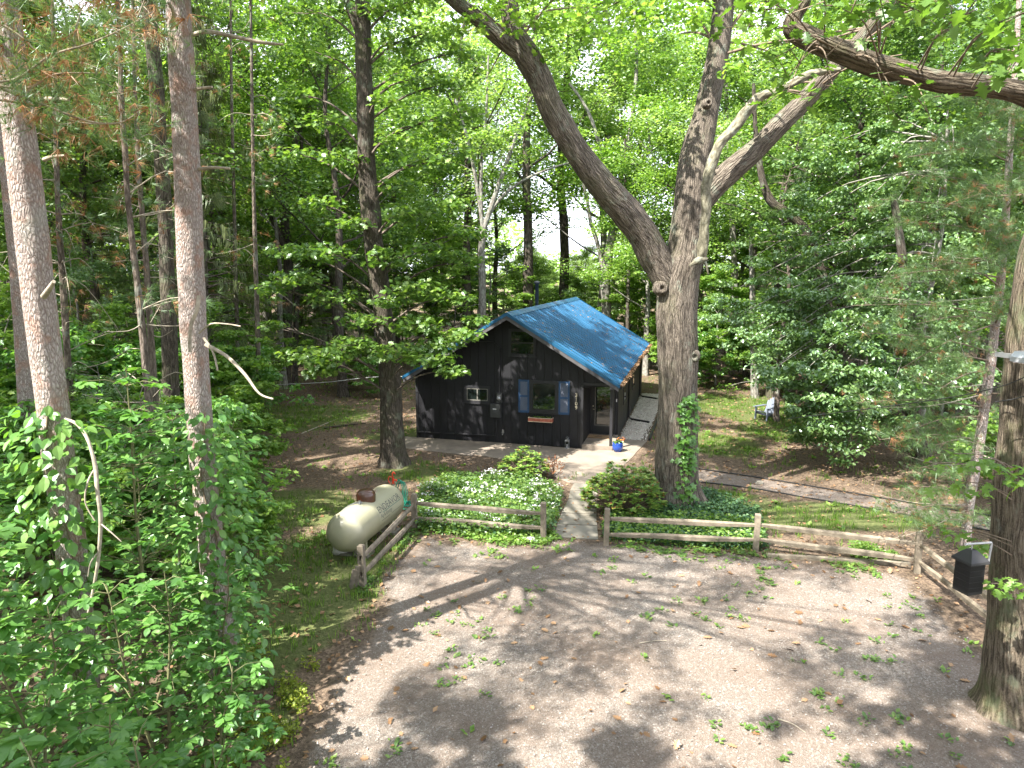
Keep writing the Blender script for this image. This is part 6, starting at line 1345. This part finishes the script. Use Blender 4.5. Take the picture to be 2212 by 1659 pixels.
# ------------------------------------------------------------------ shrubs and beds by the path
def rhodo(loc, R0, hh, n, label, seed, rust=0.):
    r = random.Random(seed); t = thing('rhododendron', loc, label, 'shrub', 'rhododendrons by the path'); k = MB(); C = []; D = []; U = []; CR = []
    for i in range(n):
        a = r.uniform(0, 6.28); rr = R0 * math.sqrt(r.random()); z = hh * (.35 + .65 * (1 - (rr / R0) ** 2)) * r.uniform(.55, 1.1); e = Vector((rr * math.cos(a), rr * math.sin(a), z)); k.tube([(rr * .15 * math.cos(a), rr * .15 * math.sin(a), 0), tuple(e * .6 + Vector((0, 0, .04))), tuple(e)], [.012, .008, .004], 3, cap=False)
        for j in range(9):
            b = j * .7 + r.uniform(-.2, .2); C.append(tuple(e)); D.append((math.cos(b), math.sin(b), r.uniform(-.25, .5))); U.append((0, 0, 1))
        if r.random() < rust:
            for j in range(3): CR.append(tuple(e + Vector((r.gauss(0, .02), r.gauss(0, .02), .02))))
    k.build('stem', M['twig'], t, True); V, F, rr = leaves(np.array(C), np.array(D), np.array(U, float), sizes(len(C), .115), 'slim' if 0 else 'kite'); V2 = V
    obj('foliage', mesh_np('rhodo_foliage', V2, [F], M['rhodo'], False, {'r': rr}), t, 'stuff')
    if CR: obj('bud', leaf_mesh('rusty_buds', np.array(CR), sizes(len(CR), .07), 'kite', M['rustleaf'], upj=.8), t, 'stuff')
rhodo(gp(1132,1030), .85, .95, 170, 'round rhododendron shrub on the patio edge left of the path', 1, .12)
rhodo(gp(1345,1105), 1.15, 1.35, 330, 'wide rhododendron with rusty leaves left of the forked oak', 2, .5)
rhodo(gp(1400,1075), .6, .9, 90, 'smaller rhododendron bush touching the forked oak trunk', 3, .35)
for i, (x, y, R0, lab) in enumerate(((1866,1203,.38,'low clipped evergreen shrub behind the right fence section'), (1925,1208,.2,'tiny evergreen shrub next to the corner fence post'))):
    g_ = gp(x, y); t = thing('evergreen_shrub', g_, lab, 'shrub'); k = MB(); k.tube([(0,0,0),(0,0,.15)], .02, 5); k.build('stem', M['twig'], t)
    C = blob((0,0,R0*.45), R0, int(2600*R0), .6); obj('foliage', leaf_mesh('ev', C, sizes(len(C), .07), 'kite', M['leaf_bright'], upj=.9), t, 'stuff')
k = MB(); r = random.Random(9); t = thing('withered_plant', gp(1195,1032), 'withered brown perennial beside the left rhododendron', 'plant')
for i in range(26): a = r.uniform(0, 6.28); e = Vector((.35*math.cos(a)*r.random(), .3*math.sin(a), r.uniform(.3,.75))); k.tube([(0,0,0), tuple(e)], [.008,.004], 3, cap=False)
k.build('stem', M['twig'], t); C = blob((0,0,.45), .4, 220, .8); obj('foliage', leaf_mesh('wither', C, sizes(len(C), .09), 'slim', M['rustleaf'], droop=.8), t, 'stuff')

def scatter(px_poly, n, seed=0):
    """random ground spots inside a ground polygon given by picture corners"""
    P = [tuple(gp(*q_)[:2]) for q_ in px_poly]; A = np.array(P); x = rng.uniform(A[:,0].min(), A[:,0].max(), n); y = rng.uniform(A[:,1].min(), A[:,1].max(), n); ok_ = poly_dist(x, y, P) > 0
    return x[ok_], y[ok_]
def stuff(name, me): return tag(obj(name, me), kind='stuff')
# flower bed with white blooms
x, y = scatter([(900,1150),(905,1075),(960,1040),(1090,1035),(1180,1050),(1215,1075),(1195,1160),(1040,1162)], 15000); z = rng.random(len(x)) ** .6 * .40 * (.5 + .5 * np.array([n3((a*1.4, b*1.4, 1)) + .6 for a, b in zip(x, y)]).clip(.2, 1.2))
stuff('flower_bed_foliage', leaf_mesh('bed_foliage', np.stack([x, y, z + .02], 1), sizes(len(x), .085, .5), 'kite', M['leaf_oak'], droop=.1, upj=.9))
stuff('flower_bed_cover', leaf_mesh('bed_cover', np.stack([x[::3] + .05, y[::3], z[::3] * .8], 1), sizes(len(x[::3]), .08, .5), 'kite', M['cover'], droop=.1, upj=.9))
cl = rng.integers(0, len(x), 130); C = np.vstack([blob((x[i], y[i], .40 + rng.normal(0, .04)), .14, 11, .4) for i in cl if n3((x[i]*.9, y[i]*.9, 4)) > -.15]); stuff('white_flowers', leaf_mesh('white_flowers', C, sizes(len(C), .045), 'petal', M['bloom'], upj=.5))
# periwinkle cover round the oak, ivy along the fence
x, y = scatter([(1300,1165),(1310,1110),(1390,1085),(1520,1060),(1640,1105),(1660,1190),(1480,1185)], 16000); z = rng.random(len(x)) * .22; stuff('periwinkle_cover', leaf_mesh('periwinkle', np.stack([x, y, z], 1), sizes(len(x), .09), 'kite', M['cover'], upj=.7))
x, y = scatter([(1300,1165),(1310,1120),(1480,1120),(1650,1140),(1660,1190),(1480,1185)], 5000); stuff('bright_cover', leaf_mesh('bright_cover', np.stack([x, y, rng.random(len(x)) * .3], 1), sizes(len(x), .09), 'kite', M['leaf_bright'], upj=.9))
x, y = scatter([(905,1140),(1190,1150),(1215,1165),(1180,1180),(1080,1178),(990,1160),(910,1150)], 3500); stuff('ivy_edge', leaf_mesh('ivy_edge', np.stack([x, y, rng.random(len(x)) * .14], 1), sizes(len(x), .085), 'kite', M['leaf_bright'], upj=.6))
# mossy yellow green plants on the driveway edge, left
x, y = scatter([(400,1720),(520,1400),(600,1430),(690,1440),(640,1600),(600,1720)], 12000); nn_ = np.array([n3((a*1.9, b*1.9, 8)) for a, b in zip(x, y)]) > .05; x, y = x[nn_], y[nn_]
stuff('spurge_patches', leaf_mesh('spurge', np.stack([x, y, rng.random(len(x)) * .20], 1), sizes(len(x), .055), 'kite', M['leaf_yellow'], upj=.9))
# grass tufts
def tufts(n, dens, size, mat, name, kind='blade', per=7, zoff=0):
    X_ = rng.uniform(-16, 18, n); Y_ = rng.uniform(7, 44, n); D_ = dens(X_, Y_); k_ = rng.random(n) < D_; X_, Y_ = X_[k_], Y_[k_]
    C = np.stack([np.repeat(X_, per) + rng.normal(0, .05, len(X_)*per), np.repeat(Y_, per) + rng.normal(0, .05, len(X_)*per), np.zeros(len(X_)*per) + zoff], 1)
    a = rng.random(len(C)) * 6.28; D = np.stack([np.cos(a)*.5, np.sin(a)*.5, np.ones(len(C)) if kind == 'blade' else np.full(len(C), .35)], 1); U = np.stack([-np.cos(a), -np.sin(a), np.ones(len(C))*.5], 1)
    V, F, rr = leaves(C, D, U, sizes(len(C), size, .4), kind); stuff(name, mesh_np(name, V, [F], M[mat], False, {'r': rr}))
cabP = [tuple(H(a, b)[:2]) for a, b in ((-.6,-2.2),(3,-2.4),(6.2,-3.4),(8.9,-3.3),(9.2,13),(-.1,13))]
pathP = [tuple(gp(*q_)[:2]) for q_ in ((1240,1040),(1296,1040),(1292,1170),(1196,1168))]
gpathP = [tuple(p[:2]) for p in wl] + [tuple(p[:2]) for p in wu[::-1]]
def dens_g(X_, Y_):
    nn_ = np.array([n3((a*.9, b*.9, 2)) + .5 * n3((a*2.3, b*2.3, 6)) for a, b in zip(X_, Y_)])
    d = np.maximum(in_ell(X_, Y_, GRASS), .18 * (Y_ > 15)) * np.clip(.55 + nn_ * 1.6, 0, 1)
    return np.where((poly_dist(X_, Y_, DRIVE) > .25) | (poly_dist(X_, Y_, cabP) > 0) | (poly_dist(X_, Y_, pathP) > -.05) | (poly_dist(X_, Y_, gpathP) > 0), 0, d)
tufts(42000, dens_g, .12, 'grass', 'grass')
tufts(4200, lambda a, b: dens_g(a, b) * .8, .13, 'leaf_bright', 'broadleaf_weeds', 'kite', 5)
def dens_w(X_, Y_):
    nf = (Y_ > 14.2) * 1.6 + .55
    nn_ = np.array([n3((a*1.1, b*1.1, 12)) + .5 * n3((a*3, b*3, 6)) for a, b in zip(X_, Y_)]); inside = poly_dist(X_, Y_, DRIVE)
    return np.where(inside > 0, np.clip(nn_ - .12, 0, 1) * .5 * np.where(inside < 1.4, 2.2, .35) * nf, 0)
tufts(22000, dens_w, .085, 'leaf_bright', 'driveway_weeds', 'kite', 6, .01)
tufts(1500, dens_w, .10, 'grass', 'driveway_grass', 'blade', 5)
# weeds rooted in the gravel, thickest along the fence
wx = []; wy = []
for i in range(900):
    if i < 420: a, b = ((F1, F2), (F3_, F4_), (F4_, F5), (F0, F1))[i % 4]; q_ = a.lerp(b, rng.random()) + Vector((rng.normal(0, .1), -abs(rng.normal(0, .35)), 0)); ok_ = n3((q_.x * .8, q_.y, 3)) > -.12
    else: q_ = Vector((rng.uniform(-2.5, 8.5), rng.uniform(7.5, 16.5), 0)); ok_ = poly_dist(np.array([q_.x]), np.array([q_.y]), DRIVE)[0] > .1 and n3((q_.x * .5, q_.y * .5, 21)) > .17
    if ok_: wx.append(q_.x); wy.append(q_.y)
wx, wy = np.array(wx), np.array(wy); per = 9; C = np.stack([np.repeat(wx, per), np.repeat(wy, per), np.full(len(wx) * per, .02)], 1) + rng.normal(0, 1, (len(wx) * per, 3)) * np.array([.05, .05, .008]); a = rng.random(len(C)) * 6.28
V, F, rr = leaves(C, np.stack([np.cos(a), np.sin(a), np.full(len(C), .4)], 1), np.stack([-np.cos(a) * .4, -np.sin(a) * .4, np.ones(len(C))], 1), sizes(len(C), .072, .5), 'oval'); stuff('gravel_weeds', mesh_np('gravel_weeds', V, [F], M['leaf_oak'], False, {'r': rr}))
lx = rng.uniform(-2.5, 8.5, 170); ly = rng.uniform(7.3, 16.5, 170); V, F, rr = leaves(np.stack([lx, ly, np.full(170, .02)], 1), np.column_stack([rng.normal(0, 1, (170, 2)), rng.normal(.15, .15, 170)]), np.column_stack([rng.normal(0, .3, (170, 2)), np.ones(170)]), sizes(170, .13, .4), 'oak'); stuff('dry_oak_leaves', mesh_np('dry_oak_leaves', V, [F], M['litter'], False, {'r': rr}))
# leaf litter
n_ = 26000; X_ = rng.uniform(-18, 20, n_); Y_ = rng.uniform(4, 46, n_); D0 = poly_dist(X_, Y_, DRIVE); k_ = (rng.random(n_) < np.where(D0 > .3, .035, .8)) & (poly_dist(X_, Y_, cabP) < 0); X_, Y_ = X_[k_], Y_[k_]
stuff('leaf_litter', leaf_mesh('leaf_litter', np.stack([X_, Y_, np.full(len(X_), .015) + rng.random(len(X_)) * .03], 1), sizes(len(X_), .10, .4), 'kite', M['litter'], upj=.35, droop=0))
n_ = 30000; X_ = rng.uniform(-13, -2.5, n_); Y_ = rng.uniform(4, 30, n_); k_ = (X_ < -.36 * Y_ - .3); X_, Y_ = X_[k_], Y_[k_]
stuff('undergrowth', leaf_mesh('undergrowth', np.stack([X_, Y_, rng.random(len(X_)) * .7], 1), sizes(len(X_), .12, .4), 'kite', M['leaf_sass'], upj=.5, droop=.2))
# loose stones of the driveway
n_ = 12000; X_ = rng.uniform(-3, 9, n_); Y_ = rng.uniform(6.5, 17, n_); k_ = poly_dist(X_, Y_, DRIVE) > .2; X_, Y_ = X_[k_], Y_[k_]
stuff('driveway_stones', leaf_mesh('driveway_stones', np.stack([X_, Y_, np.full(len(X_), .012)], 1), sizes(len(X_), .032, .5), 'oval', plain('loose_stone', (.24,.215,.19), .85, var=.6, scale=40), upj=.5, droop=0))
# sticks on the ground
for i, (x0, y0, x1, y1, w, lab) in enumerate(((1380,1392,1440,1386,.012,'thin stick on the gravel in the middle of the driveway'), (2020,2020,2120,2090,.0,''), (700,925,790,915,.05,'dark fallen branch on the open ground left of the tall oak'), (650,938,730,905,.03,'thin fallen branch crossing the leaf litter left of the tall oak'), (1680,2110*.7373,1740,2150*.7373,.012,'dry twig on the lower right gravel'))):
    if not lab: continue
    a, b = gp(x0, y0), gp(x1, y1); k = MB(); m_ = a.lerp(b, .5) + Vector((.03, .04, .02)); k.tube(crom([tuple(a + Vector((0,0,.02))), tuple(m_), tuple(b + Vector((0,0,.02)))], 4), np.linspace(w, w*.4, 9), 5); tag(k.build('fallen_stick', M['stub'] if w < .04 else M['bark_oak_dark'], smooth=True, bark=True), lab, 'stick')

# tell look-alikes apart by their order across the view
same = {}
for o in S.objects:
    if o.parent is None and 'label' in o and not o['label'].endswith('behind the viewpoint'): same.setdefault(o['label'], []).append(o)
WORDS = ['leftmost', 'second from the left', 'third from the left', 'fourth from the left', 'fifth from the left', 'sixth from the left']
for lab, L_ in same.items():
    if len(L_) < 2: continue
    L_.sort(key=lambda o: scr([tuple(o.location)])[0][0])
    for i, o in enumerate(L_):
        w = 'rightmost' if i == len(L_) - 1 else WORDS[min(i, 5)]
        nl_ = lab + ', ' + w
        if len(nl_.replace(',', '').split()) > 16: nl_ = nl_.replace(' from the left', ' from left').replace('in the woods at the ', 'at the ').replace('the open ground left of the oak', 'the ground left of the oak')
        if len(nl_.replace(',', '').split()) > 16: nl_ = nl_.replace('behind the left slope of the cabin roof', 'behind the left roof slope').replace('behind the ground left of the oak', 'behind the ground by the oak').replace('tall soft needled', 'soft needled').replace('thin bare trunked', 'bare trunked').replace('in the ', 'in ')
        o['label'] = nl_
